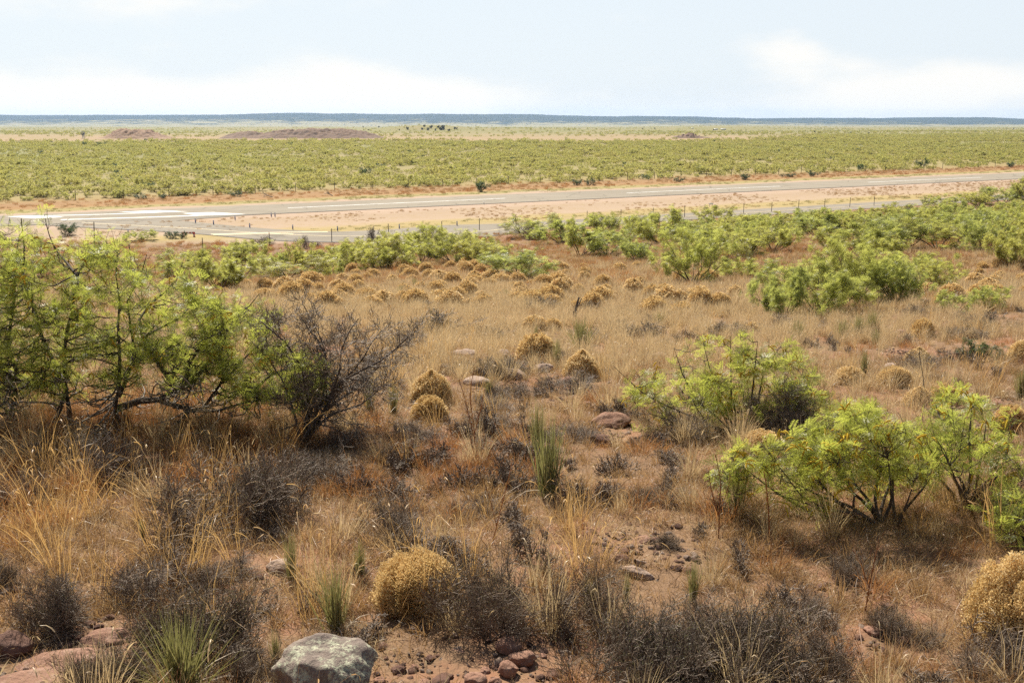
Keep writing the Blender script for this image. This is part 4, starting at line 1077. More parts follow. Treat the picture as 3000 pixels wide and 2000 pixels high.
# ------------------------------------------------------------------ junipers
def juniper_parts(tag, n=420):
    L1 = limbs_random(6, 2.6, 3.0); R1 = np.full((6, 1), .07) * np.linspace(1, .3, 8)[None]
    mb = tubes(L1, R1, 5)
    P2, R2 = sprout(L1, R1, 8, (.2, 1), (.5, 1.0), .9, .1, .25, 5)
    pos, tan = along(P2, n, .2); fb = MB()
    V, Q = LEAF_FAR
    stamp(V, Q, pos, frames(norm(R.normal(size=pos.shape)), jit=1), R.uniform(1.4, 2.4, n), fb)
    return {'trunk': mb.mesh(tag + '_trunk', M['bark']), 'crown': fb.mesh(tag + '_crown', M['juniper'])}
JUN = [juniper_parts('juniper%d' % i) for i in range(3)]
JL = ['first juniper of the ridge row, standing apart', 'pair-forming juniper at the near end of the cluster on the low ridge']
for n_, (px, py, h) in enumerate(((1194, 380, 9), (1110, 374, 5), (1064, 374, 4), (1243, 372, 7), (1237, 380, 7), (1254, 382, 8), (1262, 376, 7), (1265, 372, 6), (1276, 383, 6), (1284, 375, 8), (1291, 381, 10), (1298, 380, 12), (1301, 372, 6), (1315, 385, 8), (1332, 379, 7), (1338, 379, 6), (1080, 382, 4), (1170, 382, 4),
                            (2387, 388, 5), (2545, 392, 6), (2090, 382, 4), (2490, 391, 3), (2970, 378, 4), (496, 395, 4), (2360, 384, 3), (1883, 378, 4), (1918, 378, 4), (2540, 406, 3))):
    x, y, z = at(px, py); s = mpp(y, z)
    lab = 'small dark juniper in the cluster on the low tan ridge' if n_ < 18 else 'lone dark juniper dot on the far plain under the mesa'
    put('jun', 'juniper_tree', JUN, n_ % 3, lab, 'tree', (x, y, z - .2), R.uniform(0, 6.28), (h * s / 3.0 * 1.2,) * 3, 'junipers of the low ridge' if n_ < 18 else 'junipers dotted over the far plain')
# woods on the mesa
n = 15000
u = R.uniform(-1, 1, n); yy = toe.mean() + (YT - toe.mean()) * np.sqrt(R.uniform(.05, 1.15, n)); xx = u * 6500
iu = (xx + 8600) / 17200 * (len(mx) - 1)
from_t = np.interp
tcol = np.clip(np.round(iu).astype(int), 0, len(mx) - 1)
zz = np.array([np.interp(a, MY[:, c], MZ[:, c]) for a, c in zip(yy, tcol)])
kp = (R.random(n) < np.clip(.55 + 1.0 * vnoise(xx / 350, yy / 200, 110) + .5 * (zz + 40) / 60, .05, 1)) & (yy > MY[0, tcol] + 50)
xx, yy, zz = xx[kp], yy[kp], zz[kp]; n = len(xx); s = R.uniform(1.0, 2.0, n)
scatter('mesa_woods', [j['crown'] for j in JUN], np.c_[xx, yy, zz - 2], np.c_[np.zeros(n), np.zeros(n), R.uniform(0, 6.28, n)], np.c_[s * 2.2, s * 2.2, s], R.integers(0, 3, n), label='dark juniper woods covering the mesa')

# ------------------------------------------------------------------ snakeweed domes
def sw(px, py, w, h, lab, kind=None, i=None):
    x, y, z = at(px, py); s = mpp(y, z)
    k = kind or ('near' if y < 9 else 'mid' if y < 17 else 'far')
    L_ = {'near': SW_NEAR, 'mid': SW_MID, 'far': SW_FAR}[k]
    i = int(R.integers(0, len(L_))) if i is None else i
    hh = {'near': .36, 'mid': .34, 'far': .32}[k]
    put('sw' + k, 'snakeweed', L_, i, lab, 'snakeweed', (x, y, z - .03), R.uniform(0, 6.28), (w * s / .56 * R.uniform(.9, 1.1), w * s / .56 * R.uniform(.8, 1.1), h * s / hh * (.84 if k == 'near' else .95)), 'golden snakeweed domes')
sw(1215, 1775, 285, 200, 'big pale gold snakeweed dome behind the lichened boulder', i=0)
sw(2985, 1880, 360, 300, 'largest golden snakeweed dome, cropped by the picture edge', i=1)
sw(1265, 1180, 145, 95, 'upper of two touching golden domes near the bare black shrub'); sw(1258, 1232, 130, 85, 'lower of two touching golden domes near the bare black shrub')
sw(1706, 1108, 112, 82, 'compact bright golden dome beside the red clearing and skirted yucca'); sw(1570, 1062, 135, 92, 'rust-orange dome with long stems left of the skirted yucca')
sw(2235, 1325, 170, 75, 'ochre dome between the two low spreading mesquites'); sw(2690, 1066, 88, 50, 'gold dome under a thin brown stalk, in the tan grass')
sw(2490, 1125, 100, 55, 'golden dome at the far tip of the spreading mesquite'); sw(2690, 1190, 100, 60, 'near one of the touching pair of domes above the low mesquite'); sw(2770, 1180, 105, 62, 'far one of the touching pair of domes above the low mesquite')
sw(2955, 1260, 110, 85, 'brownish dome by the edge, above the thin upright mesquite'); sw(2990, 1060, 80, 65, 'golden dome at the frame edge next to the dark grey bush'); sw(2700, 985, 70, 55, 'rusty dome by the flat red stones')
sw(2620, 1130, 110, 65, 'dull brown dome left of a thin tall stalk'); sw(1565, 965, 100, 45, 'bright low dome beyond the brown brush'); sw(1618, 968, 60, 40, 'little golden dome beside the forked stump')
sw(2200, 985, 60, 45, 'ochre dome before the row of three yuccas'); sw(2390, 1330, 90, 60, 'orange-brown dome inside the low broad mesquite')
cnt = 0; tr = 0
SWP = []
while cnt < 170 and tr < 8000:
    tr += 1
    if R.random() < .68: px, py = R.normal(1230, 330), R.uniform(786, 905)
    elif R.random() < .45: px, py = R.uniform(2680, 3020), R.uniform(765, 905)
    else: px, py = R.uniform(1500, 2750), R.uniform(780, 930)
    if px < 560 or px > 3050: continue
    if any(abs(px - a) < 34 and abs(py - b) < 9 for a, b in SWP): continue
    if 2180 < px < 2720 and py < 930: continue
    SWP.append((px, py)); cnt += 1
    w = (36 + (py - 770) * .28) * R.uniform(.65, 1.35)
    sw(px, py, w, w * R.uniform(.48, .66), 'one of the many small golden domes dotting the tan grass below the green row', 'far')
for px, py in ((1180, 790), (1030, 800), (985, 786), (1370, 782), (900, 830), (860, 850), (1360, 790)): sw(px, py, R.uniform(40, 56), R.uniform(24, 32), 'larger golden dome at the upper rim of the tan grass, under the green row', 'far')

# ------------------------------------------------------------------ yuccas
def yu(px, py, h, k, lab, wd=1.0, rz=None):
    x, y, z = at(px, py); s = mpp(y, z) * h / .44
    put('yucca', 'yucca', YUC, k, lab, 'yucca', (x, y, z - .01), R.uniform(0, 6.28), (s * wd, s * wd, s), 'narrow-leaved yuccas')
yu(535, 2040, 260, 1, 'fan-shaped yucca lowest in the picture, on the grey brush by the bedrock', 1.0); yu(985, 1850, 215, 0, 'yucca with straw skirts right behind the lichened boulder', .75)
yu(1605, 1460, 240, 2, 'tall slender green yucca in the open middle of the slope', .8); yu(1575, 1330, 160, 2, 'yucca growing just behind the tall slender one', .6); yu(1703, 1030, 100, 1, 'yucca with a wide pale skirt of dead blades', 1.0)
yu(855, 1700, 150, 2, 'thin yucca over the flat pale stone', .6); yu(1055, 1690, 120, 2, 'thin yucca by the pale gold dome', .6); yu(2155, 1510, 190, 2, 'grassy dull yucca before the low broad mesquite', .8)
yu(2335, 1003, 70, 3, 'olive yucca beyond the spreading mesquite, alone'); yu(2465, 995, 62, 3, 'nearest yucca of the row in the tan grass'); yu(2512, 985, 66, 0, 'middle yucca of the row in the tan grass'); yu(2552, 972, 66, 3, 'last yucca of the row in the tan grass'); yu(2565, 1015, 55, 2, 'small yucca below the row in the tan grass')
yu(1085, 1215, 120, 2, 'left yucca of the pair beside the touching domes', .6); yu(1153, 1215, 110, 0, 'right yucca of the pair beside the touching domes', .6); yu(1432, 1160, 60, 0, 'short yucca in front of the pale slab'); yu(1630, 1075, 90, 2, 'yucca leaning on the rust-orange dome', .6)
yu(2990, 1170, 100, 1, 'yucca at the picture edge above the brownish dome', .7); yu(2530, 1100, 80, 2, 'dull yucca near the spreading mesquite tip', .7); yu(2385, 1130, 70, 2, 'yucca half hidden by the spreading mesquite', .6)
yu(1480, 880, 36, 0, 'small yucca among the golden domes, nearest the brown brush'); yu(1215, 845, 34, 0, 'small dark yucca among the golden domes'); yu(1175, 868, 34, 3, 'small yucca next to the dark one among the domes'); yu(1570, 890, 44, 0, 'small yucca behind the brown brush'); yu(2195, 770, 40, 2, 'upright yucca tuft before the largest thicket')
yu(1725, 1790, 110, 2, 'thin green yucca inside the dark middle brush', .7); yu(1835, 1760, 90, 2, 'few green blades at the end of the dark middle brush', .5); yu(2030, 1760, 130, 2, 'yucca blades in the matted grass near the frame bottom', .6); yu(420, 1580, 70, 2, 'few yucca blades in tall straw grass', .5); yu(810, 1960, 130, 2, 'yellowing yucca against the lichened boulder side', .5)
yu(1570, 1010, 60, 2, 'blades behind the rust-orange dome', .5); yu(1930, 960, 50, 0, 'yucca in pale grass before the brown patch'); yu(1880, 1180, 90, 2, 'yucca tuft under the leafless mesquite limbs', .6); yu(2100, 1150, 60, 2, 'yucca under the spreading mesquite', .6)

# ------------------------------------------------------------------ dark brush
def br(px, py, w, h, k, lab, far=False, dy=1.0):
    x, y, z = at(px, py); s = mpp(y, z)
    L_ = TWF if far else TW
    if not far and k == 0 and R.random() < .5: k = 3
    wd = 1.0 if k != 2 or far else 1.1
    hh = .45 if far else (.5 if k != 2 else .42)
    put('br' + ('f' if far else ''), 'dry_brush', L_, k, lab, 'brush', (x, y, z - .02), R.uniform(0, 6.28), (w * s / wd * 1.2, w * s / wd * dy * 1.1, h * s / hh * 1.1), 'dark dry brush')
br(640, 1560, 420, 260, 0, 'largest black thicket of twigs under the tall mesquite'); br(780, 1500, 240, 220, 0, 'dark thicket at the foot of the bare black shrub'); br(470, 1740, 330, 180, 1, 'grey tangle in the middle of tall straw grass')
br(560, 1960, 420, 240, 2, 'grey-leaved brush around the lowest yucca'); br(330, 2000, 260, 170, 2, 'grey-leaved brush by the bedrock'); br(760, 2010, 200, 160, 1, 'thin pale twigs against the lichened boulder')
br(1440, 1850, 340, 270, 0, 'dark thicket beside the pale gold dome, over the pebbles', dy=.8); br(1690, 1840, 300, 240, 1, 'dark twiggy brush with bare crooked stems, middle of the frame bottom'); br(1830, 2020, 440, 260, 2, 'greenish-black brush at the frame bottom')
br(2160, 2030, 440, 270, 2, 'greenish-brown brush at the frame bottom, farther along'); br(2380, 2000, 260, 220, 1, 'bare black twigs at the bottom edge'); br(2000, 1880, 260, 150, 1, 'thin twigs behind the greenish brush')
br(1150, 1570, 230, 150, 1, 'sparse black twigs behind the pale gold dome'); br(120, 1860, 240, 190, 0, 'dark tussock casting black shade on the bedrock'); br(25, 1720, 130, 110, 0, 'dark tussock at the picture edge, over red soil'); br(60, 1480, 200, 120, 1, 'grey twigs under the tall mesquite at the picture edge')
br(300, 1400, 300, 150, 1, 'fine twigs under the black trunks of the tall mesquite'); br(930, 1420, 240, 130, 1, 'low dark twigs between the bare shrub and the open grass'); br(2250, 1280, 240, 180, 0, 'brown twiggy brush growing inside the spreading mesquite'); br(1450, 1130 + 80, 150, 60, 1, 'grey heap of twigs below the pale slab')
br(2480, 1690, 150, 100, 0, 'dark hummock in the lower matted grass, upper one'); br(2590, 1850, 140, 110, 0, 'dark hummock with black shade, nearest the largest golden dome'); br(2370, 1790, 160, 100, 1, 'twigs between the dark hummocks'); br(1960, 1610, 90, 55, 0, 'small dark tussock on the red clearing')
br(2900, 1990, 300, 170, 1, 'black tangle under the largest golden dome'); br(2680, 1880, 160, 90, 1, 'thin brown twigs beside the dark hummock'); br(2000, 1290, 240, 120, 1, 'twigs under the near end of the spreading mesquite'); br(1380, 1500, 170, 70, 1, 'low brown twigs left of the tall slender yucca')
br(1240, 1290, 160, 70, 1, 'grey twigs below the touching domes'); br(1020, 1300, 160, 90, 1, 'grey twigs right of the bare black shrub base'); br(660, 1700, 240, 100, 1, 'grey twigs beside the flat pale stone')
FB = ((1330, 985, 230, 75, 'widest brown brush in the tan grass'), (1460, 1000, 120, 60, 'brown brush touching the widest one'), (1560, 910, 120, 45, 'grey brush below the forked stump'), (1625, 870, 66, 30, 'small dark brush, farthest of the row'), (1755, 875, 80, 28, 'dark brush right of the forked stump'),
      (1920, 880, 70, 30, 'dark brush in the palest grass'), (1995, 885, 110, 36, 'dark brush before the largest thicket'), (2080, 900, 120, 50, 'grey-brown brush touching the largest thicket'), (1250, 905, 90, 34, 'faint brush among the golden domes'), (1380, 905, 70, 30, 'dark tuft beyond the widest brush'),
      (2300, 960, 130, 50, 'brown brush before the lone olive yucca'), (1905, 985, 150, 60, 'reddish brown brush behind the spreading mesquite'), (2700, 930, 100, 40, 'brown brush beside the rusty dome'), (2870, 990, 120, 40, 'grey brush above the dark grey bush'), (882, 727, 42, 40, 'black leafless spray at the foot of the fence'), (928, 722, 60, 18, 'low bare twigs along the taxiway edge'),
      (1105, 705, 50, 44, 'leafless spray reaching over the taxiway edge'), (2660, 640, 60, 46, 'bare brown thicket in front of the taxiway fence'), (2700, 632, 40, 30, 'second bare thicket in front of the taxiway fence'), (780, 715, 70, 30, 'dark brush by the fence posts'), (1540, 700, 80, 40, 'dark shadowed brush under the pale thicket'), (2520, 660, 70, 30, 'dark low brush in the crowded slope'))
for n_, (px, py, w, h, lab) in enumerate(FB): br(px, py, w, h, n_ % 2, lab, True)

for k in range(46):
    px, py = R.uniform(600, 2950), R.uniform(855, 1010)
    if 2150 < px < 2720 and py < 940: continue
    w = (34 + (py - 850) * .45) * R.uniform(.7, 1.4)
    br(px, py, w, w * R.uniform(.3, .5), k % 2, 'one of the small grey-brown brush clumps dotted through the tan grass', True)
for k in range(26):
    px, py = R.uniform(950, 2950), R.uniform(1000, 1500)
    if 1800 < px and 1100 < py < 1450: continue
    w = R.uniform(90, 190)
    br(px, py, w, w * R.uniform(.3, .45), int(R.integers(1, 4)), 'one of the low grey twig clumps in the open dry grass', False)
# ------------------------------------------------------------------ rocks
def rock_mesh(tag, seed, size, flat, mat, cuts=9, sub=4):
    import bmesh
    rg = np.random.default_rng(seed)
    bm = bmesh.new(); bmesh.ops.create_icosphere(bm, subdivisions=sub, radius=1)
    V = np.array([v.co[:] for v in bm.verts])
    for _ in range(cuts):
        nrm = norm(rg.normal(size=3) * [1, 1, 1.3]); dd = rg.uniform(.66, .95)
        e = V @ nrm - dd; V = V - np.outer(np.maximum(e, 0) * .93, nrm)
    V += norm(V) * (.16 * vnoise(V[:, 0] * 3 + seed, V[:, 1] * 3 + V[:, 2] * 2, 5) + .05 * vnoise(V[:, 0] * 9 + V[:, 2] * 5, V[:, 1] * 9 + seed, 6) + .02 * vnoise(V[:, 0] * 24 + V[:, 2] * 17, V[:, 1] * 24 + seed, 7))[:, None]
    V = V * (np.array(size) / (V.max(0) - V.min(0)))
    for v, c in zip(bm.verts, V): v.co = c
    me = bpy.data.meshes.new(tag); bm.to_mesh(me); bm.free(); me.materials.append(mat)
    me.polygons.foreach_set('use_smooth', np.ones(len(me.polygons), bool))
    try: me.set_sharp_from_angle(angle=rad(38))
    except Exception: pass
    return me
def rk(px, py, w, h, mat, lab, d=1.0, sink=.3, name='rock', rz=None, seed=None):
    x, y, z = at(px, py); s = mpp(y, z)
    hh = h * s; me = rock_mesh(name, seed or int(px * 7 + py), (w * s, w * s * d, hh * (1 + sink)), 1, M[mat], 4 if name == 'boulder' else 12, 5 if name == 'boulder' else 4)
    o = obj(name, me, None, (x, y + w * s * d * .3, z + hh * .5 - hh * sink * .5), label=lab, category='rock', group='stones and slabs on the red soil')
    o.rotation_euler = (R.normal(0, .06), R.normal(0, .06), R.normal(0, .3) if rz is None else rz)
rk(945, 2070, 320, 170, 'lichen_rock', 'grey boulder blotched with pale green lichen, largest rock in view', .8, .3, 'boulder', .2, 77)
rk(10, 1925, 150, 60, 'dark_rock', 'dark red ledge stone at the picture edge with deep shade under it', .7, .3, 'slab')
rk(160, 1975, 330, 16, 'red_rock', 'broad pink bedrock slab under the dark tussock', .55, 2.5, 'slab', .1); rk(60, 2030, 380, 16, 'red_rock', 'lowest pink bedrock slab, at the bottom corner', .5, 2.5, 'slab', .1); rk(300, 1880, 150, 22, 'red_rock', 'small pink bedrock ledge in shade of twigs', .6, 1.5, 'slab')
rk(1490, 1915, 82, 36, 'red_rock', 'topmost of the three rounded stones under the dark thicket'); rk(1532, 1955, 80, 38, 'red_rock', 'right-hand of the three rounded stones under the dark thicket'); rk(1490, 1985, 62, 44, 'red_rock', 'lowest of the three rounded stones under the dark thicket')
rk(1390, 2015, 70, 36, 'red_rock', 'pale stone sliced by the bottom edge, left of the three rounded ones'); rk(1165, 1975, 40, 20, 'dark_rock', 'little dark stone beside the lichened boulder'); rk(1290, 2012, 60, 24, 'dark_rock', 'flat dark stone at the bottom edge in gravel'); rk(1257, 1935, 26, 14, 'dark_rock', 'chip of dark stone on bare soil'); rk(1240, 2015, 40, 20, 'red_rock', 'small red stone at the bottom edge'); rk(1590, 1930, 26, 14, 'red_rock', 'pebble right of the rounded stones'); rk(1340, 1915, 50, 10, 'red_rock', 'thin flat stone above the rounded three', sink=1)
rk(1420, 1975, 34, 16, 'red_rock', 'tilted chip near the rounded stones'); rk(1215, 1960, 24, 12, 'red_rock', 'pebble on bare soil near the boulder'); rk(1450, 2010, 40, 20, 'red_rock', 'stone touching the bottom edge below the rounded ones'); rk(1560, 2015, 30, 14, 'red_rock', 'pebble touching the bottom edge'); rk(1110, 2005, 36, 18, 'red_rock', 'red chip against the boulder foot'); rk(1320, 1985, 20, 10, 'dark_rock', 'tiny dark chip in gravel')
rk(1500, 1112, 95, 30, 'pale_rock', 'tilted pale slab with dark underside, above the grey twig heap', .7, .4, 'slab'); rk(1590, 1090, 66, 20, 'pale_rock', 'flat pale slab touching the rust-orange dome', .8, .4, 'slab'); rk(1400, 1130, 84, 24, 'pale_rock', 'low pale hump of stone in grass left of the tilted slab', .8, .5); rk(1360, 1045, 74, 20, 'pale_rock', 'pale stone buried in straw grass', .8, .5); rk(1475, 1050, 46, 24, 'pale_rock', 'small pale stone above the tilted slab')
rk(1795, 1250, 120, 34, 'red_rock', 'layered pink slab in front of the leafless mesquite limbs', .7, .5, 'slab'); rk(1765, 1305, 80, 28, 'dark_rock', 'dark red stone below the layered pink slab', .7, .4); rk(1935, 1055, 50, 20, 'pale_rock', 'pale stone on the red clearing behind the spreading mesquite'); rk(825, 1680, 100, 34, 'pale_rock', 'flat pink stone seen through twigs near the thin yucca', .7, .6, 'slab'); rk(2635, 980, 70, 14, 'red_rock', 'flat red stones by the rusty dome', .8, .8, 'slab')
rk(2615, 1085, 40, 20, 'pale_rock', 'grey stone between dome and dull brown dome'); rk(1200, 1165, 24, 12, 'pale_rock', 'pale pebble left of the touching domes'); rk(1195, 1085, 40, 18, 'pale_rock', 'pale stone near the bare shrub tips'); rk(1850, 1230, 60, 16, 'dark_rock', 'ledge on the red clearing', .8, .7); rk(1700, 1150, 20, 10, 'pale_rock', 'white pebble on the red clearing'); rk(1720, 1190, 26, 12, 'red_rock', 'red pebble on the clearing'); rk(1660, 1120, 60, 14, 'red_rock', 'thin ledge under the compact golden dome', .8, .7)
rk(2930, 1190, 60, 14, 'red_rock', 'flat red stone near the edge yucca', .8, .8); rk(2700, 1400, 70, 18, 'red_rock', 'red stone in the gap by the thin upright mesquite', .8, .7); rk(2890, 1330, 60, 14, 'red_rock', 'flat red stone behind the thin upright mesquite', .8, .8); rk(2560, 1860, 60, 20, 'red_rock', 'red stone by the dark hummock', .8, .7); rk(2480, 1930, 50, 16, 'red_rock', 'red stone low in the matted grass', .8, .7); rk(2390, 1175, 40, 14, 'red_rock', 'stone under the spreading mesquite tip'); rk(1880, 1590, 60, 14, 'red_rock', 'flat stone on the small red clearing', .8, .8)
rk(1870, 1690, 110, 26, 'pale_rock', 'pale weathered root-like stone right of the dark thicket', .35, .4, 'slab'); rk(410, 1190, 60, 20, 'pale_rock', 'pale stone glimpsed behind the black trunks')
# loose gravel on the bare places
gp = []
for bx, by, r in BARE:
    k = int(260 * min(r, 1.0) ** 1.2) + 20
    gp.append(np.c_[bx + R.normal(0, r * .55, k), by + R.normal(0, r * .6, k)])
gp = np.concatenate(gp); n = len(gp); s = R.lognormal(-3.9, .55, n)
scatter('gravel', [rock_mesh('gravel_chip', 900 + i, (1.2, 1, .6), 1, M[('red_rock', 'dark_rock', 'pale_rock', 'red_rock')[i]], 8, 2) for i in range(4)], np.c_[gp, gz(gp[:, 0], gp[:, 1]) + s * .1], np.c_[R.normal(0, .3, n), R.normal(0, .3, n), R.uniform(0, 6.28, n)], np.c_[s, s, s], R.integers(0, 4, n), label='loose red gravel on the bare soil')

# ------------------------------------------------------------------ stump, stalks, fallen wood
def poly(pts, r, mat, name, label, cat, sub=(0, 0), group=None, sides=7, fine=None):
    """a dry stem that follows pixels of the photograph at one distance"""
    x, y, z = at(*pts[0][0])
    Ls = [resample([at_depth(px, py, y + R.normal(0, .02)) for px, py in p], 7) - np.array([x, y, z]) for p in pts]
    Ls = np.stack(Ls); Rr = np.array(r)[:, None] * np.linspace(1, .5, 7)[None]
    mb = tubes(Ls, Rr, sides)
    if sub[0]:
        P2, R2 = sprout(Ls, Rr, sub[0], (.3, 1), sub[1], .6, .15, .15, 5, .6); tubes(P2, np.maximum(R2, .0012), 3, mb=mb)
    return obj(name, mb.mesh(name, M[mat], True), None, (x, y, z), label=label, category=cat, group=group)
poly([[(1681, 945), (1686, 910), (1692, 885), (1696, 872)], [(1690, 900), (1699, 885), (1704, 874)], [(1681, 945), (1679, 925), (1681, 912)]], [.045, .02, .03], 'dead_wood', 'dead_stump', 'forked black dead stump standing in tan grass', 'stump')
poly([[(2138, 1000), (2140, 975), (2139, 962)]], [.02], 'dead_wood', 'dead_stump', 'stubby brown stick behind the spreading mesquite, taller one', 'stump')
poly([[(2178, 1005), (2182, 985), (2184, 976)]], [.025], 'dead_wood', 'dead_stump', 'stubby leaning stick behind the spreading mesquite, shorter one', 'stump')
poly([[(1392, 1360), (1388, 1250), (1375, 1150), (1390, 1075)], [(1388, 1280), (1365, 1180), (1345, 1110)], [(1390, 1270), (1410, 1190), (1420, 1140)]], [.006, .004, .004], 'orange', 'dry_weed', 'tall reddish dry weed beside the touching domes', 'weed', (8, (.06, .16)), sides=4)
poly([[(2712, 1185), (2705, 1110), (2697, 1060), (2694, 1030)]], [.006], 'dead_wood', 'dry_stalk', 'thin dark flower stalk over the touching pair of domes', 'stalk')
poly([[(2535, 1790), (2550, 1700), (2570, 1600), (2590, 1560)], [(2545, 1720), (2520, 1640), (2500, 1610)]], [.005, .003], 'orange', 'dry_weed', 'tall dry weed in the lower matted grass', 'weed', (8, (.05, .13)), sides=4)
poly([[(2105, 1580), (2108, 1490), (2112, 1400), (2095, 1330)], [(2108, 1520), (2085, 1440), (2075, 1380)], [(2108, 1500), (2130, 1440), (2140, 1400)]], [.005, .004, .003], 'orange', 'dry_weed', 'reddish upright weed in front of the low broad mesquite', 'weed', (9, (.06, .16)), sides=4)
poly([[(2255, 1600), (2252, 1500), (2245, 1420), (2238, 1380)]], [.006], 'orange', 'dry_weed', 'thin brown weed stem before the low broad mesquite', 'weed', (6, (.06, .14)), sides=4)
poly([[(1440, 1600), (1470, 1480), (1490, 1400), (1500, 1350)], [(1455, 1540), (1430, 1440), (1400, 1380)]], [.004, .003], 'orange', 'dry_weed', 'spindly brown weed left of the tall slender yucca', 'weed', (6, (.06, .14)), sides=4)
poly([[(1860, 1645), (1910, 1655), (1960, 1665), (1990, 1675)]], [.022], 'pale_rock', 'fallen_branch', 'pale bleached branch lying right of the dark thicket', 'branch', (3, (.08, .2)))
poly([[(770, 1990), (800, 1930), (840, 1920), (900, 1950)], [(800, 1930), (830, 1900), (880, 1905)], [(790, 1950), (760, 1925), (765, 1980)]], [.007, .004, .004], 'straw', 'fallen_branch', 'pale straw-coloured twig lying over the lichened boulder', 'branch', (7, (.06, .15)), sides=4)
poly([[(0, 1348), (40, 1320), (90, 1305), (120, 1300)], [(0, 1348), (-40, 1360), (-80, 1350), (-120, 1350)]], [.035, .035], 'bark', 'fallen_branch', 'black arched branch on the ground under the tall mesquite', 'branch')
x, y, z = at(968, 572)
poly([[(975, 574), (966, 569), (958, 566), (950, 568)], [(966, 570), (962, 564), (958, 562)]], [.10, .06], 'yucca_dead', 'fallen_branch', 'bleached branch on the far verge of the runway', 'branch', (4, (.5, 1.1)))
poly([[(800, 578), (785, 573), (772, 566), (768, 560)], [(785, 573), (778, 575), (770, 574)]], [.09, .05], 'yucca_dead', 'fallen_branch', 'bleached branch beyond the runway above the arrowheads', 'branch', (4, (.5, 1.1)))

# ------------------------------------------------------------------ fences
def fence(name, label, posts, h, r, wires, group=None, top=None):
    x0, y0 = posts[0]; z0 = float(gz(x0, y0))
    t = thing(name, label, 'fence', (x0, y0, z0), group)
    for i, (px, py) in enumerate(posts):
        pz = float(gz(px, py)); mb = MB(); hh = h * R.uniform(.94, 1.06)
        lx, ly = R.normal(0, .02, 2) * hh
        # steel T section: flange and stem, leaning a little
        for (cx, cy, sx_, sy_) in ((0, 0, r * 2, r * .45), (0, r * .7, r * .45, r * 1.2)):
            v = np.array([[cx + a * sx_ / 2 + (lx if q else 0), cy + b * sy_ / 2 + (ly if q else 0), -.1 + q * (hh + .1)] for q in (0, 1) for a, b in ((-1, -1), (1, -1), (1, 1), (-1, 1))])
            mb.add(v, [[3, 2, 1, 0], [4, 5, 6, 7], [0, 1, 5, 4], [1, 2, 6, 5], [2, 3, 7, 6], [3, 0, 4, 7]])
        me = mb.mesh('fence_post', M['post'])
        obj('post', me, t, (px - x0, py - y0, pz - z0))
    for f in wires:
        P = []
        for (a, b), (c, d) in zip(posts[:-1], posts[1:]):
            for q in (0, .5):
                X_, Y_ = a + (c - a) * q, b + (d - b) * q
                za = float(gz(a, b)); zb = float(gz(c, d))
                P.append((X_ - x0, Y_ - y0, za + (zb - za) * q + h * f - (.02 if q else 0) - z0))
        P = np.array(P)[None]
        obj('wire', tubes(P, np.full(P.shape[:2], .004), 3).mesh('fence_wire', M['wire']), t)
    return t
FP = []
for px, py in ((410, 752), (595, 740), (787, 725), (962, 712), (1134, 697), (1294, 683)):
    x, y, z = at(px, py); FP.append((x, y))
FP = np.array(FP)
d1 = (FP[-1] - FP[1]) / 4.0
fit = [tuple(FP[1] + (FP[-1] - FP[1]) * k / 4 * 1.0) for k in range(-3, 5)]
ang = np.array([.868, .497]); cur = np.array(fit[-1]); posts = list(fit)
dirv = d1 / np.linalg.norm(d1); stp = np.linalg.norm(d1)
for k in range(14):
    a = min(1, (k + 1) / 4); dv = dirv * (1 - a) + ang * a; cur = cur + dv / np.linalg.norm(dv) * 5.2; posts.append(tuple(cur))
fence('wire_fence', 'wire fence on dark steel posts between the near slope and the taxiway', posts, 1.45, .037, (.35, .65, .93), 'wire fences along the airfield')
fp2 = [tuple(tn(t_, 176.5)) for t_ in np.arange(20, 262, 7.3)]
fence('wire_fence', 'faint wire fence beyond the runway in front of the green scrub', fp2, 1.5, .05, (.4, .9), 'wire fences along the airfield')

# ------------------------------------------------------------------ taxiway edge markers
def marker_parts():
    h = .46
    a = np.linspace(0, 1, 2)
    tube_ = tubes(np.array([[[0, 0, .06], [0, 0, .2], [0, 0, h]]]), np.array([[.055, .055, .055]]), 10)
    an = np.arange(10) * 2 * math.pi / 10
    tube_.add(np.c_[np.cos(an) * .055, np.sin(an) * .055, np.full(10, h)], T=[[0, i, i + 1] for i in range(1, 9)])
    st = tubes(np.array([[[0, 0, -.1], [0, 0, .0], [0, 0, .08]]]), np.array([[.022, .022, .022]]), 6)
    bnd = tubes(np.array([[[0, 0, h - .14], [0, 0, h - .10], [0, 0, h - .07]]]), np.array([[.058, .058, .058]]), 10)
    return {'tube': tube_.mesh('marker_tube', M['blue']), 'stake': st.mesh('marker_stake', M['post']), 'reflective_band': bnd.mesh('marker_band', M['white_metal'])}
MKP = [marker_parts()]
for px, py, lab in ((573, 654, 'at the point of the red island between runway and taxiway'), (626, 659, 'second from the point of the red island, taxiway side'), (689, 645, 'nearest the larger arrowhead on the runway edge'), (732, 668, 'in front of the hold marking'),
                (795, 636, 'first of the close pair by the runway'), (806, 636, 'second of the close pair by the runway'), (858, 673, 'on the pink dirt, right of the hold marking'), (989, 677, 'beside the green strip, nearest the second fence post'), (1170, 671, 'by the green strip, between two fence posts'), (1339, 662, 'partly behind the leafless spray'), (1504, 655, 'last before the thicket hides the taxiway'),
                (376, 687, 'alone on the near side of the taxiway'), (30, 655, 'behind the tip of the tall mesquite')):
    p = on_plane(px, py)
    put('mk', 'edge_marker', MKP, 0, 'short blue edge marker ' + lab, 'marker', (p[0], p[1], FLOOR), 0, (1.25, 1.25, 1.25), 'blue taxiway edge markers')
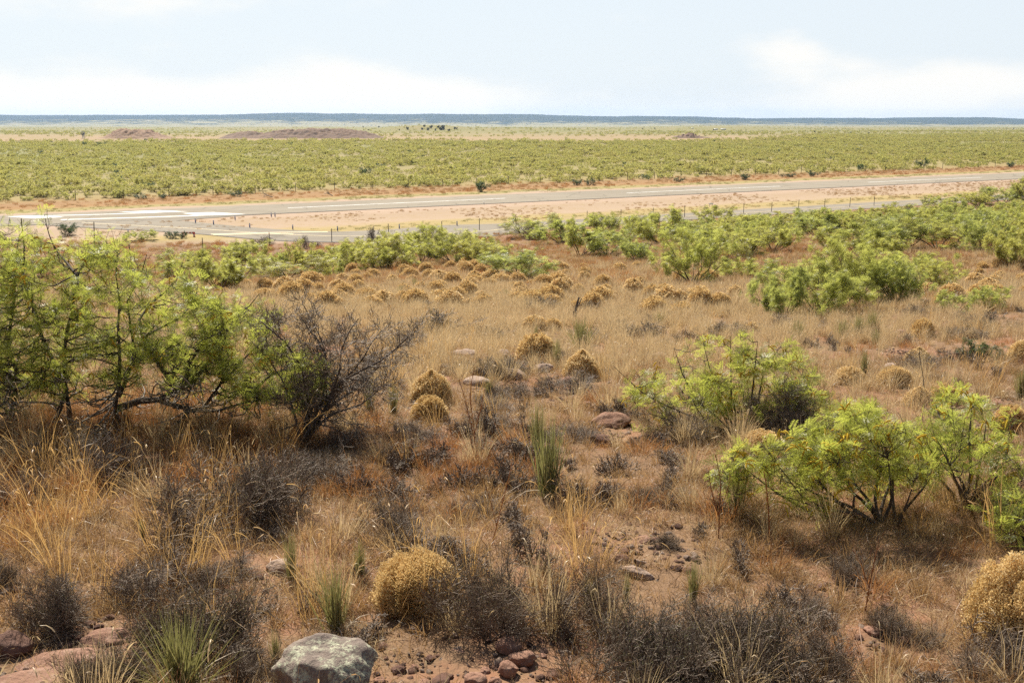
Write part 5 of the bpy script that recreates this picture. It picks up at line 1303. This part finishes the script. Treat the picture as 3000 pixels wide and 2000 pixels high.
def lamp_parts():
    st = tubes(np.array([[[0, 0, -.05], [0, 0, .1], [0, 0, .25]]]), np.array([[.03, .03, .03]]), 8)
    gl = tubes(np.array([[[0, 0, .25], [0, 0, .32], [0, 0, .40], [0, 0, .42]]]), np.array([[.09, .10, .08, .01]]), 10)
    return {'stem': st.mesh('runway_lamp_stem', M['galv']), 'globe': gl.mesh('runway_lamp_globe', M['white_metal'], True)}
RLP = [lamp_parts()]
for px, py, lab in ((1418, 599, 'small white runway edge lamp opposite the end of the first dash'), (2258, 560, 'small white runway edge lamp opposite the second dash')):
    p = on_plane(px, py); put('lamp', 'runway_lamp', RLP, 0, lab, 'lamp', (p[0], p[1], FLOOR), 0, (1, 1, 1), 'runway edge lamps')

# striped barricade on the near side of the taxiway
x, y, z = at(553, 694); s = mpp(y, z)
t = thing('barricade', 'low red and white striped barricade by the near edge of the taxiway', 'barricade', (x, y, z), None, .12)
W_ = 37 * s; Hh = .55
mb = MB(); mb.box((0, 0, Hh - .08), (W_, .06, .16)); obj('rail', mb.mesh('barricade_rail', M['red']), t)
for k in (-1, 1):
    mb = MB(); mb.box((k * W_ * .42, 0, .24), (.16, .28, .5)); lg = obj('leg', mb.mesh('barricade_leg', M['red']), t)
    mb = MB(); mb.box((k * W_ * .42, -.145, .20), (.15, .012, .16)); obj('white_panel', mb.mesh('barricade_panel', M['white_metal']), lg)
for k in (-.22, 0.02, .24):
    mb = MB(); mb.box((k * W_, -.034, Hh - .08), (.13, .01, .15), 0); obj('white_stripe', mb.mesh('barricade_stripe', M['white_metal']), t)
# white board past the taxiway, seen between the mesquites
p = at(2083, 606)
t = thing('white_board', 'small white board standing low beyond the taxiway, above the dark upright mesquite', 'board', p, None, .2)
mb = MB(); mb.box((0, 0, .45), (.62, .05, .2)); obj('panel', mb.mesh('board_panel', M['white_metal']), t)
for k in (-1, 1):
    mb = MB(); mb.box((k * .22, .03, .18), (.04, .04, .36)); obj('leg', mb.mesh('board_leg', M['galv']), t)

# ------------------------------------------------------------------ far buildings, windmill, pale roof on the mesa
def shed(px, py, w_px, h_px, label):
    x, y, z = at(px, py); s = mpp(y, z); w, h = w_px * s, h_px * s
    t = thing('farm_shed', label, 'shed', (x, y, z - .3), 'white sheds under the mesa')
    mb = MB(); mb.box((0, 0, h * .35), (w, w * .45, h * .7)); obj('walls', mb.mesh('shed_walls', M['galv']), t)
    a, b = w * .52, w * .26
    v = [[-a, -b, h * .72], [a, -b, h * .72], [a, b, h * .72], [-a, b, h * .72], [-a, 0, h * 1.15], [a, 0, h * 1.15]]
    mb = MB(); mb.add(v, [[0, 1, 5, 4], [2, 3, 4, 5], [3, 2, 1, 0]], [[3, 0, 4], [1, 2, 5]]); obj('roof', mb.mesh('shed_roof', M['white_metal']), t)
    mb = MB(); mb.box((0, -w * .226, h * .28), (w * .16, .1, h * .5)); obj('door', mb.mesh('shed_door', M['post']), t)
shed(2097, 380.5, 11, 3.4, 'shorter of two long white sheds on the far plain'); shed(2119, 380.5, 15, 3.2, 'longer of two long white sheds on the far plain'); shed(2029, 377, 6, 2.6, 'smallest white shed, set apart from the two long ones')
x, y, z = at(245, 408); s = mpp(y, z); h = 17 * s
t = thing('windmill', 'thin windmill tower with a round fan, alone on the far plain', 'windmill', (x, y, z))
c = np.array([[-1, -1], [1, -1], [1, 1], [-1, 1]]) * .8
P = np.stack([[np.r_[q, 0], np.r_[q * .55, h * .5], np.r_[q * .15, h]] for q in c]); mb = tubes(P, np.full(P.shape[:2], .11), 4)
for f in (.2, .4, .6, .8):
    q = c * (1 - .85 * f); ring = np.array([[*q[i % 4], h * f] for i in range(5)])[None]; tubes(ring, np.full((1, 5), .06), 4, mb=mb)
obj('tower', mb.mesh('windmill_tower', M['galv']), t)
mb = MB()
for k in range(14):
    a = k / 14 * 2 * math.pi; b = a + .30; r0, r1 = .25, 1.5
    mb.add([[math.cos(a) * r0, -.5, h + math.sin(a) * r0], [math.cos(b) * r0, -.45, h + math.sin(b) * r0], [math.cos(b) * r1, -.35, h + math.sin(b) * r1], [math.cos(a) * r1, -.5, h + math.sin(a) * r1]], [[0, 1, 2, 3]])
obj('fan', mb.mesh('windmill_fan', M['galv']), t)
mb = MB(); mb.box((0, .9, h), (.06, 1.6, .7)); obj('tail_vane', mb.mesh('windmill_tail', M['galv']), t)

# ------------------------------------------------------------------ camera, sun, sky, air
SUN_EL, SUN_AZ = rad(50), rad(-24)             # ahead of the camera, a little to its left
cam = bpy.data.cameras.new('camera'); co = bpy.data.objects.new('camera', cam); COL.objects.link(co)
cam.sensor_width = 36; cam.lens = 36 * FPX / 3000; cam.clip_start = .1; cam.clip_end = 40000
co.location = (0, 0, 0); co.rotation_euler = (math.pi / 2 - PITCH, 0, 0)
scn.camera = co
S = Vector((math.sin(SUN_AZ) * math.cos(SUN_EL), math.cos(SUN_AZ) * math.cos(SUN_EL), math.sin(SUN_EL)))
sl = bpy.data.lights.new('sun', 'SUN'); sl.energy = 5.0; sl.angle = rad(.55); sl.color = (1, .93, .80)
so = bpy.data.objects.new('sun', sl); COL.objects.link(so); so.rotation_euler = S.to_track_quat('Z', 'Y').to_euler(); so.location = (-30, 60, 90)

w = bpy.data.worlds.new('World'); scn.world = w; w.use_nodes = True
nt = w.node_tree; nt.nodes.clear()
tc = nd(nt, 'ShaderNodeTexCoord'); vec = tc.outputs['Generated']
mxv = nd(nt, 'ShaderNodeVectorMath', operation='MAXIMUM'); nt.links.new(vec, mxv.inputs[0]); mxv.inputs[1].default_value = (-2, -2, .004)
sky = nd(nt, 'ShaderNodeTexSky'); sky.sky_type = 'NISHITA'; sky.sun_disc = False; sky.sun_elevation = SUN_EL; sky.sun_rotation = SUN_AZ
sky.air_density = 1.0; sky.dust_density = 1.2; sky.ozone_density = 1.0
nt.links.new(mxv.outputs[0], sky.inputs[0])
sp = nd(nt, 'ShaderNodeSeparateXYZ'); nt.links.new(vec, sp.inputs[0])
az = math_(nt, 'ARCTAN2', sp.outputs[0], sp.outputs[1]); el = math_(nt, 'ARCSINE', sp.outputs[2])
cb = nd(nt, 'ShaderNodeCombineXYZ'); nt.links.new(az, cb.inputs[0]); nt.links.new(math_(nt, 'MULTIPLY', el, 2.6), cb.inputs[1])
n1 = noise(nt, 13, 8, .6, cb.outputs[0]); n2 = noise(nt, 4.5, 6, .55, cb.outputs[0])
wob = math_(nt, 'ADD', math_(nt, 'MULTIPLY', math_(nt, 'SUBTRACT', n1, .5), 1.3), math_(nt, 'MULTIPLY', math_(nt, 'SUBTRACT', n2, .5), 1.5))
def blob(px, py, wx, wy, amp):
    r = ray(px, py); a0 = math.atan2(r[0], r[1]); e0 = math.asin(r[2] / np.linalg.norm(r))
    dx = math_(nt, 'DIVIDE', math_(nt, 'SUBTRACT', az, a0), wx / FPX); dy = math_(nt, 'DIVIDE', math_(nt, 'SUBTRACT', el, e0), wy / FPX)
    q = math_(nt, 'ADD', math_(nt, 'MULTIPLY', dx, dx), math_(nt, 'MULTIPLY', dy, dy))
    return math_(nt, 'MULTIPLY', math_(nt, 'EXPONENT', math_(nt, 'MULTIPLY', q, -1.0)), amp)
tot = None
for b in ((150, 270, 420, 70, .75), (1080, 250, 260, 75, .85), (1400, 270, 160, 50, .5), (800, 290, 420, 50, .6), (1800, 200, 140, 50, .35), (2330, 165, 170, 65, .75), (2680, 225, 260, 50, .65), (2960, 240, 220, 60, .65), (2600, 290, 180, 40, .6),
          (150, 10, 500, 60, .55), (700, 5, 300, 25, .4), (1500, 312, 2300, 55, .6)):
    v = blob(*b); tot = v if tot is None else math_(nt, 'ADD', tot, v)
# the rest of the sky, out of the frame, carries the same broken high cloud
hi = maprange(nt, n2, .45, .65, 0, .35)
hi = math_(nt, 'MULTIPLY', hi, maprange(nt, el, .13, .3))
cl = maprange(nt, math_(nt, 'ADD', math_(nt, 'ADD', tot, hi), wob), .15, 1.1, 0, 1, True)
veil = mixc(nt, maprange(nt, el, .13, .40, .85, .04), sky.outputs[0], (9.4, 10.2, 10.8))
skyc = mixc(nt, math_(nt, 'MULTIPLY', cl, .85), veil, (11.5, 11.1, 10.35))
bg = nd(nt, 'ShaderNodeBackground'); bg.inputs['Strength'].default_value = .05
nt.links.new(skyc, bg.inputs[0]); nt.links.new(bg.outputs[0], nd(nt, 'ShaderNodeOutputWorld').inputs[0])

# haze: one box of thin even air round everything on the ground
hz, hnt, _, _ = new_mat('haze_air')
pv = nd(hnt, 'ShaderNodeVolumePrincipled'); pv.inputs['Color'].default_value = (.46, .65, 1, 1); pv.inputs['Density'].default_value = 5.0e-5; pv.inputs['Anisotropy'].default_value = .3
hnt.links.new(pv.outputs[0], hnt.nodes.new('ShaderNodeOutputMaterial').inputs['Volume'])
mb = MB(); mb.box((0, 4950, -22), (26000, 11500, 200)); obj('haze', mb.mesh('haze', hz), kind='stuff', label='thin bluish haze over the plain')

scn.render.engine = 'CYCLES'
scn.cycles.use_denoising = False
scn.cycles.use_adaptive_sampling = True; scn.cycles.adaptive_threshold = .003
scn.cycles.max_bounces = 7; scn.cycles.diffuse_bounces = 5; scn.cycles.glossy_bounces = 2; scn.cycles.transmission_bounces = 4; scn.cycles.volume_bounces = 1; hz.cycles.volume_sampling = 'DISTANCE'
scn.cycles.transparent_max_bounces = 4; scn.cycles.caustics_reflective = False; scn.cycles.caustics_refractive = False
scn.view_settings.view_transform = 'Standard'; scn.view_settings.look = 'None'; scn.view_settings.gamma = 1; scn.view_settings.exposure = .9
